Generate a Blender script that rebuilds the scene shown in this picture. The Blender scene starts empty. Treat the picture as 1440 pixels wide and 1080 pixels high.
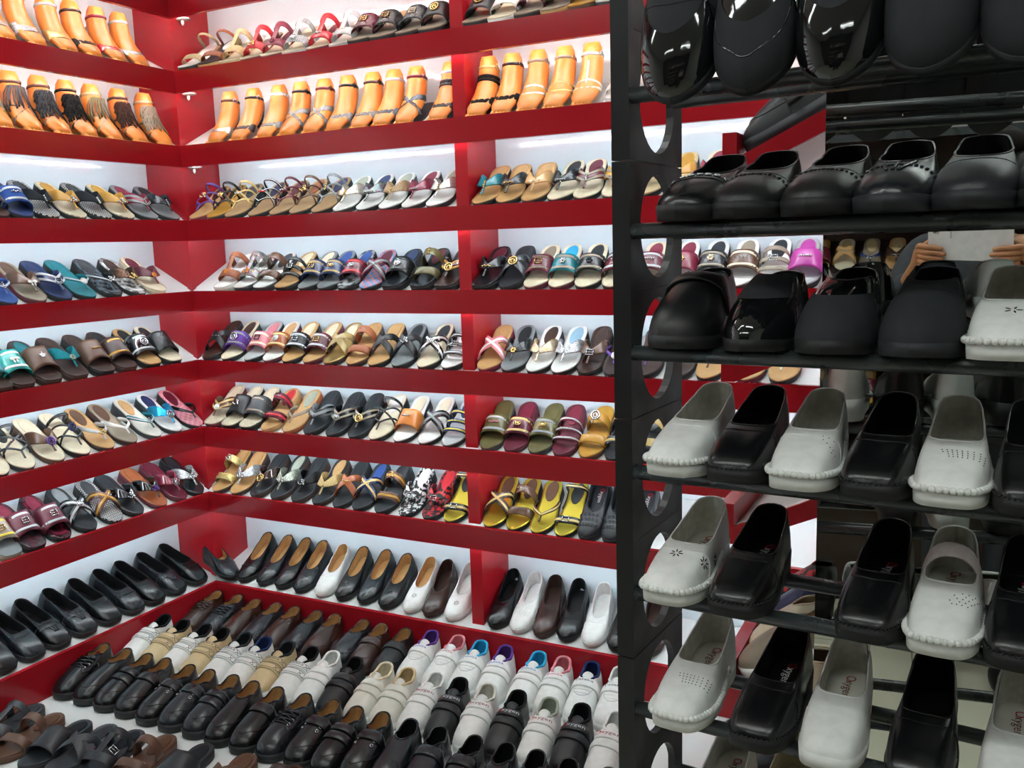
import bpy, math, random
from mathutils import Vector, Matrix
from mathutils.bvhtree import BVHTree
PI = math.pi
random.seed(7)
C = bpy.context.scene
COL = C.collection
# ---------------------------------------------------------------- camera
CW, CH, FPX = 1440, 1080, 1276.38
cd = bpy.data.cameras.new('camera'); cam = bpy.data.objects.new('camera', cd); COL.objects.link(cam)
cd.sensor_width = 36.0; cd.lens = FPX / CW * 36.0; cd.clip_start = 0.004; cd.clip_end = 60
YAW, PITCH, ROLL = 0.4713107, -0.1526887, -0.0296395
def cam_axes():
    f = Vector((-math.sin(YAW), math.cos(YAW), 0)); r = Vector((math.cos(YAW), math.sin(YAW), 0)); u = Vector((0, 0, 1))
    f2 = math.cos(PITCH)*f + math.sin(PITCH)*u; u2 = -math.sin(PITCH)*f + math.cos(PITCH)*u
    r3 = math.cos(ROLL)*r + math.sin(ROLL)*u2; u3 = -math.sin(ROLL)*r + math.cos(ROLL)*u2
    return r3, u3, f2
CR, CU, CF = cam_axes()
CAMM = Matrix(((CR.x, CU.x, -CF.x, 0), (CR.y, CU.y, -CF.y, 0), (CR.z, CU.z, -CF.z, 1.6), (0, 0, 0, 1)))
cam.matrix_world = CAMM
C.camera = cam
# ---------------------------------------------------------------- view, world
C.view_settings.view_transform = 'Standard'; C.view_settings.look = 'None'
C.view_settings.gamma = 1.0; C.view_settings.use_curve_mapping = False
C.view_settings.exposure = 0.0
w = bpy.data.worlds.new('world'); C.world = w; w.use_nodes = True
w.node_tree.nodes['Background'].inputs[0].default_value = (0.93, 0.97, 1.0, 1)
w.node_tree.nodes['Background'].inputs[1].default_value = 0.12
# large ceiling lights of the shop (the lamps themselves are built with the ceiling)
LED_POWER = 30.0
CEIL_POWER = 20.0
# ---------------------------------------------------------------- materials
def hexc(h):
    h = h.lstrip('#'); v = [int(h[i:i+2], 16)/255 for i in (0, 2, 4)]
    return tuple((c/12.92 if c <= .04045 else ((c+.055)/1.055)**2.4) for c in v)
PAL = dict(black='#101113', ink='#1d2025', charcoal='#34373b', grey='#7e8486', silver='#b9bec0', white='#e9ebe8', cream='#e3d9bd', ivory='#d9d8cd',
 tan='#c39a66', beige='#cbb58b', sand='#a98a63', brown='#5a3d2c', chocolate='#3a261f', maroon='#5d1a2c', wine='#7a2138', red='#c0202c', pink='#d8838c',
 magenta='#b03a95', purple='#5b3a86', lilac='#b9a6d0', navy='#1d2c56', blue='#2c4c8c', sky='#2fa3cf', teal='#14707a', aqua='#2b9c93', olive='#5f5a34',
 sage='#a3ab9b', mustard='#b5852f', gold='#d3b777', brass='#a58d58', yellow='#d8c34a', orange='#d07f3a', rust='#9c552f', taupe='#8f8371', slate='#56616a', skyblue='#8fb4c9')
MATS = {}
def base_mat(name):
    m = bpy.data.materials.new(name); m.use_nodes = True
    return m, m.node_tree, m.node_tree.nodes['Principled BSDF']
def M(col, kind='leather'):
    """procedural material of one colour and one finish"""
    key = (col, kind)
    if key in MATS: return MATS[key]
    rgb = hexc(PAL.get(col, col)) if isinstance(col, str) else col
    m, nt, b = base_mat('%s_%s' % (kind, col if isinstance(col, str) else 'tone'))
    N, Lk = nt.nodes, nt.links
    tc = N.new('ShaderNodeTexCoord')
    def noise(sc, det=3):
        n = N.new('ShaderNodeTexNoise'); n.inputs['Scale'].default_value = sc; n.inputs['Detail'].default_value = det
        Lk.new(tc.outputs['Object'], n.inputs['Vector']); return n
    def ramp(src, a, bcol, p0=.35, p1=.65, const=False):
        r = N.new('ShaderNodeValToRGB'); r.color_ramp.elements[0].color = (*a, 1); r.color_ramp.elements[1].color = (*bcol, 1)
        r.color_ramp.elements[0].position = p0; r.color_ramp.elements[1].position = p1
        if const: r.color_ramp.interpolation = 'CONSTANT'
        Lk.new(src, r.inputs[0]); return r
    def bump(src, st, dist=.001):
        bn = N.new('ShaderNodeBump'); bn.inputs['Strength'].default_value = st; bn.inputs['Distance'].default_value = dist
        Lk.new(src, bn.inputs['Height']); Lk.new(bn.outputs[0], b.inputs['Normal'])
    sc = lambda k: tuple(min(1, c*k) for c in rgb)
    rough, spec, metal, coat = .45, .5, 0, 0
    if kind == 'leather':
        n = noise(60); r = ramp(n.outputs[0], sc(.95), sc(1.04)); Lk.new(r.outputs[0], b.inputs['Base Color'])
        n2 = noise(420, 2); bump(n2.outputs[0], .25, .0006); rough = .42
    elif kind == 'shiny':
        n = noise(40); r = ramp(n.outputs[0], sc(.95), sc(1.05)); Lk.new(r.outputs[0], b.inputs['Base Color']); bump(noise(300, 2).outputs[0], .12, .0005); rough = .26
    elif kind == 'patent':
        b.inputs['Base Color'].default_value = (*rgb, 1); rough = .06; coat = .7; bump(noise(35, 2).outputs[0], .25, .002)
    elif kind == 'suede':
        n = noise(90); r = ramp(n.outputs[0], sc(.9), sc(1.08)); Lk.new(r.outputs[0], b.inputs['Base Color']); bump(noise(900, 2).outputs[0], .4, .0004); rough = .85; spec = .25
    elif kind == 'rubber':
        n = noise(30); r = ramp(n.outputs[0], sc(.9), sc(1.08)); Lk.new(r.outputs[0], b.inputs['Base Color']); rough = .6
    elif kind == 'fabric':
        wv = N.new('ShaderNodeTexWave'); wv.inputs['Scale'].default_value = 260; wv.inputs['Distortion'].default_value = 1
        Lk.new(tc.outputs['Object'], wv.inputs['Vector']); bump(wv.outputs['Fac'], .3, .0004)
        n = noise(50); r = ramp(n.outputs[0], sc(.88), sc(1.1)); Lk.new(r.outputs[0], b.inputs['Base Color']); rough = .8
    elif kind == 'metal':
        b.inputs['Base Color'].default_value = (*sc(1.1), 1); metal = 1; rough = .22
    elif kind == 'foil':
        b.inputs['Base Color'].default_value = (*rgb, 1); metal = .85; rough = .3; bump(noise(60, 2).outputs[0], .3, .001)
    elif kind in ('glitter', 'multi'):
        v = N.new('ShaderNodeTexVoronoi'); v.inputs['Scale'].default_value = 420 if kind == 'glitter' else 230
        Lk.new(tc.outputs['Object'], v.inputs['Vector'])
        if kind == 'glitter':
            r = ramp(v.outputs['Color'], sc(.35), sc(1.7), .2, .8)
        else:
            hs = N.new('ShaderNodeHueSaturation'); hs.inputs['Saturation'].default_value = .65; hs.inputs['Value'].default_value = .7
            Lk.new(v.outputs['Color'], hs.inputs['Color'])
            mx = N.new('ShaderNodeMix'); mx.data_type = 'RGBA'; mx.inputs[0].default_value = .55
            Lk.new(hs.outputs[0], mx.inputs[6]); mx.inputs[7].default_value = (*rgb, 1); r = mx
        Lk.new(r.outputs[2] if kind == 'multi' else r.outputs[0], b.inputs['Base Color'])
        bump(v.outputs['Distance'], .8, .001); metal = .55; rough = .25
    elif kind in ('lattice', 'quilt', 'check', 'floral', 'marble', 'croc', 'plaid', 'woven'):
        dark, light = sc(.12), sc(1.0)
        if kind == 'floral':
            v = N.new('ShaderNodeTexVoronoi'); v.inputs['Scale'].default_value = 95; Lk.new(tc.outputs['Object'], v.inputs['Vector'])
            n = noise(70, 2); r = ramp(n.outputs[0], hexc('#121214'), rgb, .5, .53)
        elif kind == 'marble':
            n = noise(45, 6); r = ramp(n.outputs[0], dark, light, .42, .6); spec = .6; rough = .2
        elif kind == 'croc':
            v = N.new('ShaderNodeTexVoronoi'); v.feature = 'DISTANCE_TO_EDGE'; v.inputs['Scale'].default_value = 190; Lk.new(tc.outputs['Object'], v.inputs['Vector'])
            r = ramp(v.outputs['Distance'], sc(.35), sc(1.1), .0, .12); bump(v.outputs['Distance'], .6, .002); rough = .2
        elif kind == 'check' or kind == 'plaid':
            v = N.new('ShaderNodeTexChecker'); v.inputs['Scale'].default_value = 75; Lk.new(tc.outputs['Object'], v.inputs['Vector'])
            v.inputs['Color1'].default_value = (*light, 1); v.inputs['Color2'].default_value = (*(hexc('#4f9fd0') if kind == 'check' else hexc('#e9a6b4')), 1); r = v
        else:
            br = N.new('ShaderNodeTexBrick'); br.inputs['Scale'].default_value = 42; br.inputs['Mortar Size'].default_value = .035 if kind == 'lattice' else .03
            mp = N.new('ShaderNodeMapping'); mp.inputs['Rotation'].default_value = (0, 0, .8); Lk.new(tc.outputs['Object'], mp.inputs[0]); Lk.new(mp.outputs[0], br.inputs['Vector'])
            a = hexc('#1b1c1e') if kind == 'lattice' else sc(1.05)
            br.inputs['Color1'].default_value = (*a, 1); br.inputs['Color2'].default_value = (*(a if kind == 'lattice' else sc(.9)), 1)
            br.inputs['Mortar'].default_value = (*(light if kind == 'lattice' else sc(.45)), 1); r = br
            bump(br.outputs['Fac'], .3, .001)
        Lk.new(r.outputs[0], b.inputs['Base Color'])
    elif kind == 'skinform':
        b.inputs['Base Color'].default_value = (*rgb, 1); rough = .3; spec = .5
        b.inputs['Subsurface Weight'].default_value = .35; b.inputs['Subsurface Radius'].default_value = (.03, .015, .006); b.inputs['Subsurface Scale'].default_value = .6
        bump(noise(30, 2).outputs[0], .1, .001)
    elif kind == 'skin':
        n = noise(25); r = ramp(n.outputs[0], sc(.9), sc(1.08)); Lk.new(r.outputs[0], b.inputs['Base Color']); rough = .5
        b.inputs['Subsurface Weight'].default_value = .1; b.inputs['Subsurface Scale'].default_value = .01
    elif kind == 'clear':
        b.inputs['Base Color'].default_value = (*rgb, 1); b.inputs['Transmission Weight'].default_value = .85; rough = .08
    b.inputs['Roughness'].default_value = rough; b.inputs['Specular IOR Level'].default_value = spec
    b.inputs['Metallic'].default_value = metal; b.inputs['Coat Weight'].default_value = coat; b.inputs['Coat Roughness'].default_value = .05
    MATS[key] = m; return m
def emis(name, col, st, beads=0, axis=0):
    m, nt, b = base_mat(name)
    b.inputs['Base Color'].default_value = (.9, .9, .9, 1); b.inputs['Emission Color'].default_value = (*col, 1); b.inputs['Emission Strength'].default_value = st
    if beads:
        N, Lk = nt.nodes, nt.links
        tc = N.new('ShaderNodeTexCoord'); sp = N.new('ShaderNodeSeparateXYZ'); Lk.new(tc.outputs['Object'], sp.inputs[0])
        mt = N.new('ShaderNodeMath'); mt.operation = 'MULTIPLY'; mt.inputs[1].default_value = beads; Lk.new(sp.outputs[axis], mt.inputs[0])
        fr = N.new('ShaderNodeMath'); fr.operation = 'FRACT'; Lk.new(mt.outputs[0], fr.inputs[0])
        lt = N.new('ShaderNodeMath'); lt.operation = 'LESS_THAN'; lt.inputs[1].default_value = .5; Lk.new(fr.outputs[0], lt.inputs[0])
        ml = N.new('ShaderNodeMath'); ml.operation = 'MULTIPLY'; ml.inputs[1].default_value = st*2; Lk.new(lt.outputs[0], ml.inputs[0])
        Lk.new(ml.outputs[0], b.inputs['Emission Strength'])
    return m
def gloss_mat(name, col, rough, coat=0, scratch=0, spec=.5):
    m, nt, b = base_mat(name); N, Lk = nt.nodes, nt.links
    tc = N.new('ShaderNodeTexCoord'); n = N.new('ShaderNodeTexNoise'); n.inputs['Scale'].default_value = 3.5; n.inputs['Detail'].default_value = 4
    Lk.new(tc.outputs['Object'], n.inputs['Vector'])
    r = N.new('ShaderNodeValToRGB'); rgb = hexc(col)
    r.color_ramp.elements[0].color = (*[c*.98 for c in rgb], 1); r.color_ramp.elements[1].color = (*[min(1, c*1.02) for c in rgb], 1)
    Lk.new(n.outputs[0], r.inputs[0]); Lk.new(r.outputs[0], b.inputs['Base Color'])
    b.inputs['Roughness'].default_value = rough; b.inputs['Coat Weight'].default_value = coat; b.inputs['Coat Roughness'].default_value = .08
    b.inputs['Specular IOR Level'].default_value = spec
    if scratch:
        n2 = N.new('ShaderNodeTexNoise'); n2.inputs['Scale'].default_value = 14; n2.inputs['Detail'].default_value = 8; Lk.new(tc.outputs['Object'], n2.inputs['Vector'])
        r2 = N.new('ShaderNodeMapRange'); r2.inputs[1].default_value = .4; r2.inputs[2].default_value = .75; r2.inputs[3].default_value = rough; r2.inputs[4].default_value = rough+scratch
        Lk.new(n2.outputs[0], r2.inputs[0]); Lk.new(r2.outputs[0], b.inputs['Roughness'])
    return m
RED = gloss_mat('red_lacquer', '#a01822', .15, .0, .06, .35)
REDL = gloss_mat('red_lacquer_panel', '#a81a24', .22, .0, .05, .4)
WHITE = gloss_mat('white_laminate', '#dcecf2', .07, 0, .05)
BOARD = gloss_mat('white_board', '#dfe3e2', .35)
RACKM = gloss_mat('black_plastic', '#151618', .38, 0, .2)
RAILM = gloss_mat('dark_grey_plastic', '#33393a', .26, 0, .12)
# ---------------------------------------------------------------- mesh helpers
def mk(name, V, F, smooth=True):
    me = bpy.data.meshes.new(name); me.from_pydata([tuple(v) for v in V], [], F); me.update()
    if smooth: me.polygons.foreach_set('use_smooth', [True]*len(me.polygons))
    return me
def ob(name, me, mat, parent=None, loc=None, rot=None):
    o = bpy.data.objects.new(name, me); COL.objects.link(o)
    if mat is not None:
        if not me.materials: me.materials.append(None)
        o.material_slots[0].link = 'OBJECT'; o.material_slots[0].material = mat
    if parent: o.parent = parent
    if loc is not None: o.location = loc
    if rot is not None: o.rotation_euler = rot
    return o
def thing(name, label, cat, loc=(0, 0, 0), rot=(0, 0, 0), group=None):
    o = bpy.data.objects.new(name, None); COL.objects.link(o); o.empty_display_size = .05
    o.location = loc; o.rotation_euler = rot; o['label'] = label; o['category'] = cat
    if group: o['group'] = group
    return o
def tag(o, label, cat, group=None, kind=None):
    if label: o['label'] = label
    if cat: o['category'] = cat
    if group: o['group'] = group
    if kind: o['kind'] = kind
    return o
def merge(parts):
    V, F = [], []
    for v, f in parts:
        k = len(V); V += list(v); F += [tuple(i+k for i in q) for q in f]
    return V, F
def box(x0, x1, y0, y1, z0, z1):
    V = [(x0,y0,z0),(x1,y0,z0),(x1,y1,z0),(x0,y1,z0),(x0,y0,z1),(x1,y0,z1),(x1,y1,z1),(x0,y1,z1)]
    return V, [(3,2,1,0),(4,5,6,7),(0,1,5,4),(1,2,6,5),(2,3,7,6),(3,0,4,7)]
def prism(poly, axis, a, b):
    """extrude a 2D polygon between a and b along axis ('x': poly in y,z; 'y': poly in x,z; 'z': poly in x,y)"""
    n = len(poly); V = []
    for t in (a, b):
        for p, q in poly: V.append({'x': (t, p, q), 'y': (p, t, q), 'z': (p, q, t)}[axis])
    F = [tuple(range(n))[::-1], tuple(range(n, 2*n))] + [(i, (i+1) % n, n+(i+1) % n, n+i) for i in range(n)]
    return V, F
def tube(pts, r, k=6, closed=False):
    pts = [Vector(p) for p in pts]; n = len(pts); V, F = [], []; up = Vector((.13, .21, 1)).normalized()
    rr = r if isinstance(r, (list, tuple)) else [r]*n
    for i, p in enumerate(pts):
        t = (pts[(i+1) % n]-pts[i-1]) if closed else (pts[min(i+1, n-1)]-pts[max(i-1, 0)])
        t.normalize(); a = t.cross(up)
        if a.length < 1e-3: a = t.cross(Vector((1, 0, 0)))
        a.normalize(); b = t.cross(a)
        for j in range(k):
            th = 2*PI*j/k; V.append(p+a*(rr[i]*math.cos(th))+b*(rr[i]*math.sin(th)))
    m = n if closed else n-1
    for i in range(m):
        i2 = (i+1) % n
        for j in range(k): F.append((i*k+j, i*k+(j+1) % k, i2*k+(j+1) % k, i2*k+j))
    if not closed: F += [tuple(range(k))[::-1], tuple(range((n-1)*k, n*k))]
    return V, F
def blob(c, rx, ry=None, rz=None, su=8, sv=5):
    ry = rx if ry is None else ry; rz = rx if rz is None else rz; V, F = [], []
    for i in range(sv+1):
        ph = PI*i/sv
        for j in range(su):
            th = 2*PI*j/su; V.append((c[0]+rx*math.sin(ph)*math.cos(th), c[1]+ry*math.sin(ph)*math.sin(th), c[2]+rz*math.cos(ph)))
    for i in range(sv):
        for j in range(su): F.append((i*su+j, (i+1)*su+j, (i+1)*su+(j+1) % su, i*su+(j+1) % su))
    return V, F
def xf(vf, P, X, Y, Z):
    return [P+X*v[0]+Y*v[1]+Z*v[2] for v in vf[0]], vf[1]
def interp(tab, t):
    if t <= tab[0][0]: return tab[0][1]
    for (a, va), (b, vb) in zip(tab, tab[1:]):
        if t <= b:
            u = (t-a)/(b-a); return va+(vb-va)*u
    return tab[-1][1]
def smooth(a, b, t):
    u = max(0, min(1, (t-a)/(b-a))); return u*u*(3-2*u)
def catmull(pts, n):
    pts = [tuple(p) for p in pts]
    if len(pts) == 2: return [tuple(pts[0][k]+(pts[1][k]-pts[0][k])*i/(n-1) for k in range(len(pts[0]))) for i in range(n)]
    P = [pts[0]]+pts+[pts[-1]]; out = []; m = len(pts)-1
    for i in range(n):
        u = i/(n-1)*m; k = min(int(u), m-1); f = u-k; p0, p1, p2, p3 = P[k:k+4]
        out.append(tuple(.5*(2*b+(c-a)*f+(2*a-5*b+4*c-d)*f*f+(3*b-a-3*c+d)*f**3) for a, b, c, d in zip(p0, p1, p2, p3)))
    return out
_TX = {}
def text_flat(s, size):
    """vertices and faces of a word, laid flat"""
    if s not in _TX:
        cu = bpy.data.curves.new('t', 'FONT'); cu.body = s; cu.resolution_u = 2; cu.align_x = 'CENTER'; cu.align_y = 'CENTER'
        o = bpy.data.objects.new('t', cu); COL.objects.link(o); dg = bpy.context.evaluated_depsgraph_get(); dg.update()
        me = o.evaluated_get(dg).to_mesh(); _TX[s] = ([tuple(v.co) for v in me.vertices], [tuple(p.vertices) for p in me.polygons])
        o.evaluated_get(dg).to_mesh_clear(); bpy.data.objects.remove(o); bpy.data.curves.remove(cu)
    V, F = _TX[s]; return [(x*size, y*size, z) for x, y, z in V], F
# ---------------------------------------------------------------- the setting
def struct(name, vf, mat, smooth_=False):
    o = ob(name, mk(name, *vf, smooth_), mat); o['kind'] = 'structure'; return o
XC, YC = -2.604, 2.4995
tile, nt, b = base_mat('cream_floor_tiles'); N, Lk = nt.nodes, nt.links
tc = N.new('ShaderNodeTexCoord'); br = N.new('ShaderNodeTexBrick'); br.offset = 0; br.inputs['Scale'].default_value = 1; br.inputs['Brick Width'].default_value = .6; br.inputs['Row Height'].default_value = .6
br.inputs['Mortar Size'].default_value = .003; br.inputs['Color1'].default_value = (*hexc('#cfcdb9'), 1); br.inputs['Color2'].default_value = (*hexc('#c9c7b2'), 1); br.inputs['Mortar'].default_value = (*hexc('#8d8a7a'), 1)
Lk.new(tc.outputs['Object'], br.inputs['Vector']); Lk.new(br.outputs[0], b.inputs['Base Color']); b.inputs['Roughness'].default_value = .18
WALLM = gloss_mat('wall_paint', '#d8d8d2', .6); CEILM = gloss_mat('ceiling_paint', '#e4e4e0', .7)
struct('floor', box(-3.3, 2.2, -2.6, 3.1, -.05, 0), tile)
struct('ceiling', box(-3.3, 2.2, -2.6, 3.1, 3.0, 3.05), CEILM)
struct('wall_back', box(-3.3, 2.2, 2.95, 3.0, 0, 3.0), WALLM)
struct('wall_left', box(-3.1, -3.05, -2.6, 2.95, 0, 3.0), WALLM)
struct('wall_right', box(2.1, 2.15, -2.6, 2.95, 0, 3.0), WALLM)
struct('wall_rear', box(-3.05, 2.1, -2.6, -2.55, 0, 3.0), gloss_mat('dark_wall_panelling', '#3a322c', .5))
cl_e = emis('ceiling_tube_light', (.95, 1.0, .97), CEIL_POWER)
for i, (x, y) in enumerate([(-2.0, .2), (-.7, .2), (.7, .1), (-2.0, 1.7), (-.6, 1.6), (-1.3, -1.4), (.6, -1.4)]):
    t = thing('ceiling_light', 'white tube light on the shop ceiling, %s' % ['left of the middle', 'over the photographer', 'over the right aisle', 'near the left shelving', 'in front of the back shelving', 'over the rear aisle', 'over the rear right'][i], 'light', (x, y, 3.0), group='tube lights on the ceiling')
    ob('light_frame', mk('light_frame', *merge([box(-.6, .6, -.08, -.065, -.05, 0), box(-.6, .6, .065, .08, -.05, 0), box(-.6, -.585, -.065, .065, -.05, 0), box(.585, .6, -.065, .065, -.05, 0)]), False), WHITE, t)
    ob('diffuser', mk('diffuser', *box(-.584, .584, -.064, .064, -.04, -.01), False), cl_e, t)
# ---------------------------------------------------------------- the red and white wall shelving
ZS = {0: 2.512, 1: 2.252, 2: 1.990, 3: 1.723, 4: 1.462, 5: 1.202, 6: .945, 7: .685, 8: .323}
SL = .52; XE = 1.0; YE = .55; DB = .2205
led = emis('led_strip', (.77, .94, 1.0), LED_POWER, 55, 0); ledy = emis('led_strip_y', (.77, .94, 1.0), LED_POWER, 55, 1)
ledw = emis('led_strip_warm', (1.0, .97, .93), LED_POWER*1.05, 55, 0); ledyw = emis('led_strip_warm_y', (1.0, .97, .93), LED_POWER*1.05, 55, 1)
def board(axis, a, b, zk, sl, d, th=.012):
    """sloping shelf board; poly in (depth, z)"""
    z0 = zk-(.018 if zk > .4 else .005); poly = [(0, z0), (d, z0+sl*d), (d, z0+sl*d-th), (0, z0-th)]
    if axis == 'x': return prism([(YC+.017+p, q) for p, q in poly], 'x', a, b)
    return prism([(XC-.017-p, q) for p, q in poly], 'y', a, b)
bs = thing('wall_shelving', 'tall shelving on the back wall with red fronts and sloping white shelves', 'shelving', (-.8, YC, 0))
lsv = thing('wall_shelving', 'tall shelving along the left wall with red fronts and sloping white shelves', 'shelving', (XC, 1.5, 0))
def rel(vf, o): return [Vector(v)-Vector(o.location) for v in vf[0]], vf[1]
for k, z in ZS.items():
    zb = z-.076 if k < 8 else .2
    ob('fascia', mk('fascia', *rel(box(XC-.017, XE, YC, YC+.017, zb, z), bs), False), RED, bs)
    ob('fascia', mk('fascia', *rel(box(XC-.017, XC, YE, YC, zb, z), lsv), False), RED, lsv)
    sl = SL if k < 8 else .29; d = DB if k < 8 else .235
    ob('shelf_board', mk('shelf_board', *rel(board('x', XC-.055, XE, z, sl, d), bs), False), BOARD, bs)
    ob('shelf_board', mk('shelf_board', *rel(board('y', YE, YC+.055, z, sl, d), lsv), False), BOARD, lsv)
    if k < 8:
        wm = k in (0, 1)
        ob('light_strip', mk('light_strip', *rel(box(XC-.01, XE, YC+.02, YC+.028, z-.05, z-.04), bs), False), ledw if wm else led, bs)
        ob('light_strip', mk('light_strip', *rel(box(XC-.028, XC-.02, YE, YC-.0, z-.05, z-.04), lsv), False), ledyw if wm else ledy, lsv)
ob('back_panel', mk('back_panel', *rel(box(XC-.06, XE, YC+.238, YC+.248, .2, 2.9), bs), False), WHITE, bs)
ob('back_panel', mk('back_panel', *rel(box(XC-.248, XC-.238, YE, YC+.06, .2, 2.9), lsv), False), WHITE, lsv)
ob('divider', mk('divider', *rel(box(-1.475, -1.43, YC+.045, YC+.238, .2, 2.9), bs), False), REDL, bs)
ob('divider', mk('divider', *rel(box(-.23, -.185, YC+.045, YC+.238, .2, 2.9), bs), False), REDL, bs)
ob('corner_panel', mk('corner_panel', *rel(box(XC-.06, XC-.05, YC+.06, YC+.238, .2, 2.9), bs), False), REDL, bs)
ob('corner_panel', mk('corner_panel', *rel(box(XC-.238, XC-.06, YC+.05, YC+.06, .2, 2.9), lsv), False), REDL, lsv)
ob('corner_post', mk('corner_post', *rel(box(XC-.066, XC-.044, YC+.044, YC+.066, .2, 2.9), bs), False), REDL, bs)
ob('top_cover', mk('top_cover', *rel(box(XC-.3, XE, YC, YC+.3, 2.9, 2.93), bs), False), RED, bs)
ob('top_cover', mk('top_cover', *rel(box(XC-.3, XC, YE, YC, 2.9, 2.93), lsv), False), RED, lsv)
ob('kick_board', mk('kick_board', *rel(box(XC-.017, XE, YC, YC+.017, 0, .2), bs), False), RED, bs)
ob('kick_board', mk('kick_board', *rel(box(XC-.017, XC, YE, YC, 0, .2), lsv), False), RED, lsv)
CLR = M('white', 'shiny')
for z, w_ in ((2.43, 'top'), (2.165, 'second'), (1.9, 'third')):
    o = ob('shelf_clip', mk('shelf_clip', *merge([blob((0, 0, 0), .03, .022, .006, 10, 6), blob((0, -.004, -.012), .006, .006, .012)])), CLR, None, (XC-.02, YC+.085, z+.02))
    tag(o, 'small white plastic clip under the %s shelf in the red corner' % {'top': 'topmost', 'second': 'second', 'third': 'third'}[w_], 'clip')
pf = thing('display_platform', 'low white display platform in front of the wall shelving', 'platform', (-1.5, 1.8, 0))
ob('top_board', mk('top_board', *rel(box(XC+.001, -.5, .6, YC-.001, .17, .2), pf), False), BOARD, pf)
ob('front_board', mk('front_board', *rel(box(XC+.001, -.5, .6, .615, 0, .17), pf), False), RED, pf)
ob('side_board', mk('side_board', *rel(box(-.515, -.5, .615, YC-.001, 0, .17), pf), False), RED, pf)
# ---------------------------------------------------------------- gondola with sloping shelves behind the rack
GX, GY0, GY1 = -.445, 1.8, 2.44; DRED = REDL
gd = thing('shoe_gondola', 'free standing red shoe stand with sloping shelves seen end on behind the rack', 'shelving', (GX, 1.8, 0))
for z in (1.80, 1.40, 1.062, .71, .37):
    ob('fascia', mk('fascia', *rel(box(GX, GX+.028, GY0, GY1, z-.085, z), gd), False), DRED, gd)
    z0 = z-.05; poly = [(GX+.028, z0), (GX+.3, z0+.13), (GX+.3, z0+.125), (GX+.028, z0-.004)]
    ob('shelf_board', mk('shelf_board', *rel(prism([(p, q) for p, q in poly], 'y', GY0+.012, GY1), gd), False), BOARD, gd)
    poly = [(GX+.028, z0+.002), (GX+.3, z0+.132), (GX+.3, z0+.09), (GX+.028, z0-.035)]
    ob('shelf_rail', mk('shelf_rail', *rel(prism(poly, 'y', GY0, GY0+.012), gd), False), DRED, gd)
ob('back_panel', mk('back_panel', *rel(box(GX+.3, GX+.315, GY0, GY1, 0, 2.1), gd), False), BOARD, gd)
# ---------------------------------------------------------------- mirror
mm, nt, b = base_mat('mirror_glass'); b.inputs['Base Color'].default_value = (.8, .84, .82, 1); b.inputs['Metallic'].default_value = 1; b.inputs['Roughness'].default_value = .01
MA = math.atan(.0358)
mr = thing('tall_mirror', 'tall frameless mirror standing behind the right half of the rack', 'mirror', (-.214, 1.5143, 0), (0, 0, MA))
ob('glass', mk('glass', *box(0, 1.1, 0, .005, .0, 2.7), False), mm, mr)
ob('backing_board', mk('backing_board', *box(0, 1.1, .0055, .022, 0, 2.7), False), RACKM, mr)
# ---------------------------------------------------------------- black plastic shoe rack
RA = math.radians(-4.5); RO = Vector((-.43, 1.22, 0))
def rk(u, v, z=0): return RO+Vector((u*math.cos(RA)-v*math.sin(RA), u*math.sin(RA)+v*math.cos(RA), z))
ZR = {1: 1.786, 2: 1.602, 3: 1.43, 4: 1.255, 5: 1.07, 6: .885, 7: .703, 8: .52}
rack = thing('shoe_rack', 'tall black plastic shoe rack with oval cut-outs in its side panels', 'rack', RO, (0, 0, RA))
def holed(v0, v1, z0, z1, th):
    """side panel segment with one oval opening, in the (v, z) plane"""
    n = 32; cv, cz, rv, rz = (v0+v1)/2, (z0+z1)/2, (v1-v0)*.4, (z1-z0)*.42; V, F = [], []
    for u in (-th, 0):
        for i in range(n):
            a = 2*PI*i/n; V.append((u, cv+rv*math.cos(a), cz+rz*math.sin(a)))
        for i in range(n):
            a = 2*PI*i/n; c, s = math.cos(a), math.sin(a); m = max(abs(c), abs(s)); V.append((u, cv+(v1-v0)/2*c/m, cz+(z1-z0)/2*s/m))
    for i in range(n):
        j = (i+1) % n; F += [(i, j, n+j, n+i), (2*n+i, 3*n+i, 3*n+j, 2*n+j), (i, 2*n+i, 2*n+j, j), (n+i, n+j, 3*n+j, 3*n+i)]
    return V, F
cuts = [2.06, 1.885, 1.71, 1.53, 1.345, 1.16, .98, .8, .62, .44, .26]
for u0 in (0, 1.0):
    for k in range(0, len(cuts)-2, 2):
        G = [holed(.02, .185, cuts[j+1]+.001, cuts[j]-.001 if j == k else cuts[j], .012) for j in (k, k+1)]
        G += [box(-.027, .0, 0, .02, cuts[k+2]+.001, cuts[k]-.001), box(-.02, .0, .185, .2, cuts[k+2]+.001, cuts[k]-.001)]
        V, F = merge(G); ob('side_panel', mk('side_panel', [(x+u0+(.027 if u0 else 0), y, z) for x, y, z in V], F, False), RACKM, rack)
for k, z in ZR.items():
    def railbar(v, z, r=.011):
        V, F = [], []; K = 12
        for u in (0, 1.0):
            for j in range(K): a = 2*PI*j/K; V.append((u, v+r*1.1*math.cos(a), z+r*math.sin(a)))
        F = [(j, (j+1) % K, K+(j+1) % K, K+j) for j in range(K)]+[tuple(range(K))[::-1], tuple(range(K, 2*K))]
        return V, F
    ob('front_rail', mk('front_rail', *railbar(.012, z+.011)), RAILM, rack)
    ob('rear_rail', mk('rear_rail', *railbar(.165, z+.009 if k > 1 else z+.02)), RAILM, rack)
for u0 in (-.02, 1.0):
    ob('foot', mk('foot', *box(u0, u0+.02, 0, .2, 0, .26), False), RACKM, rack)
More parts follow.
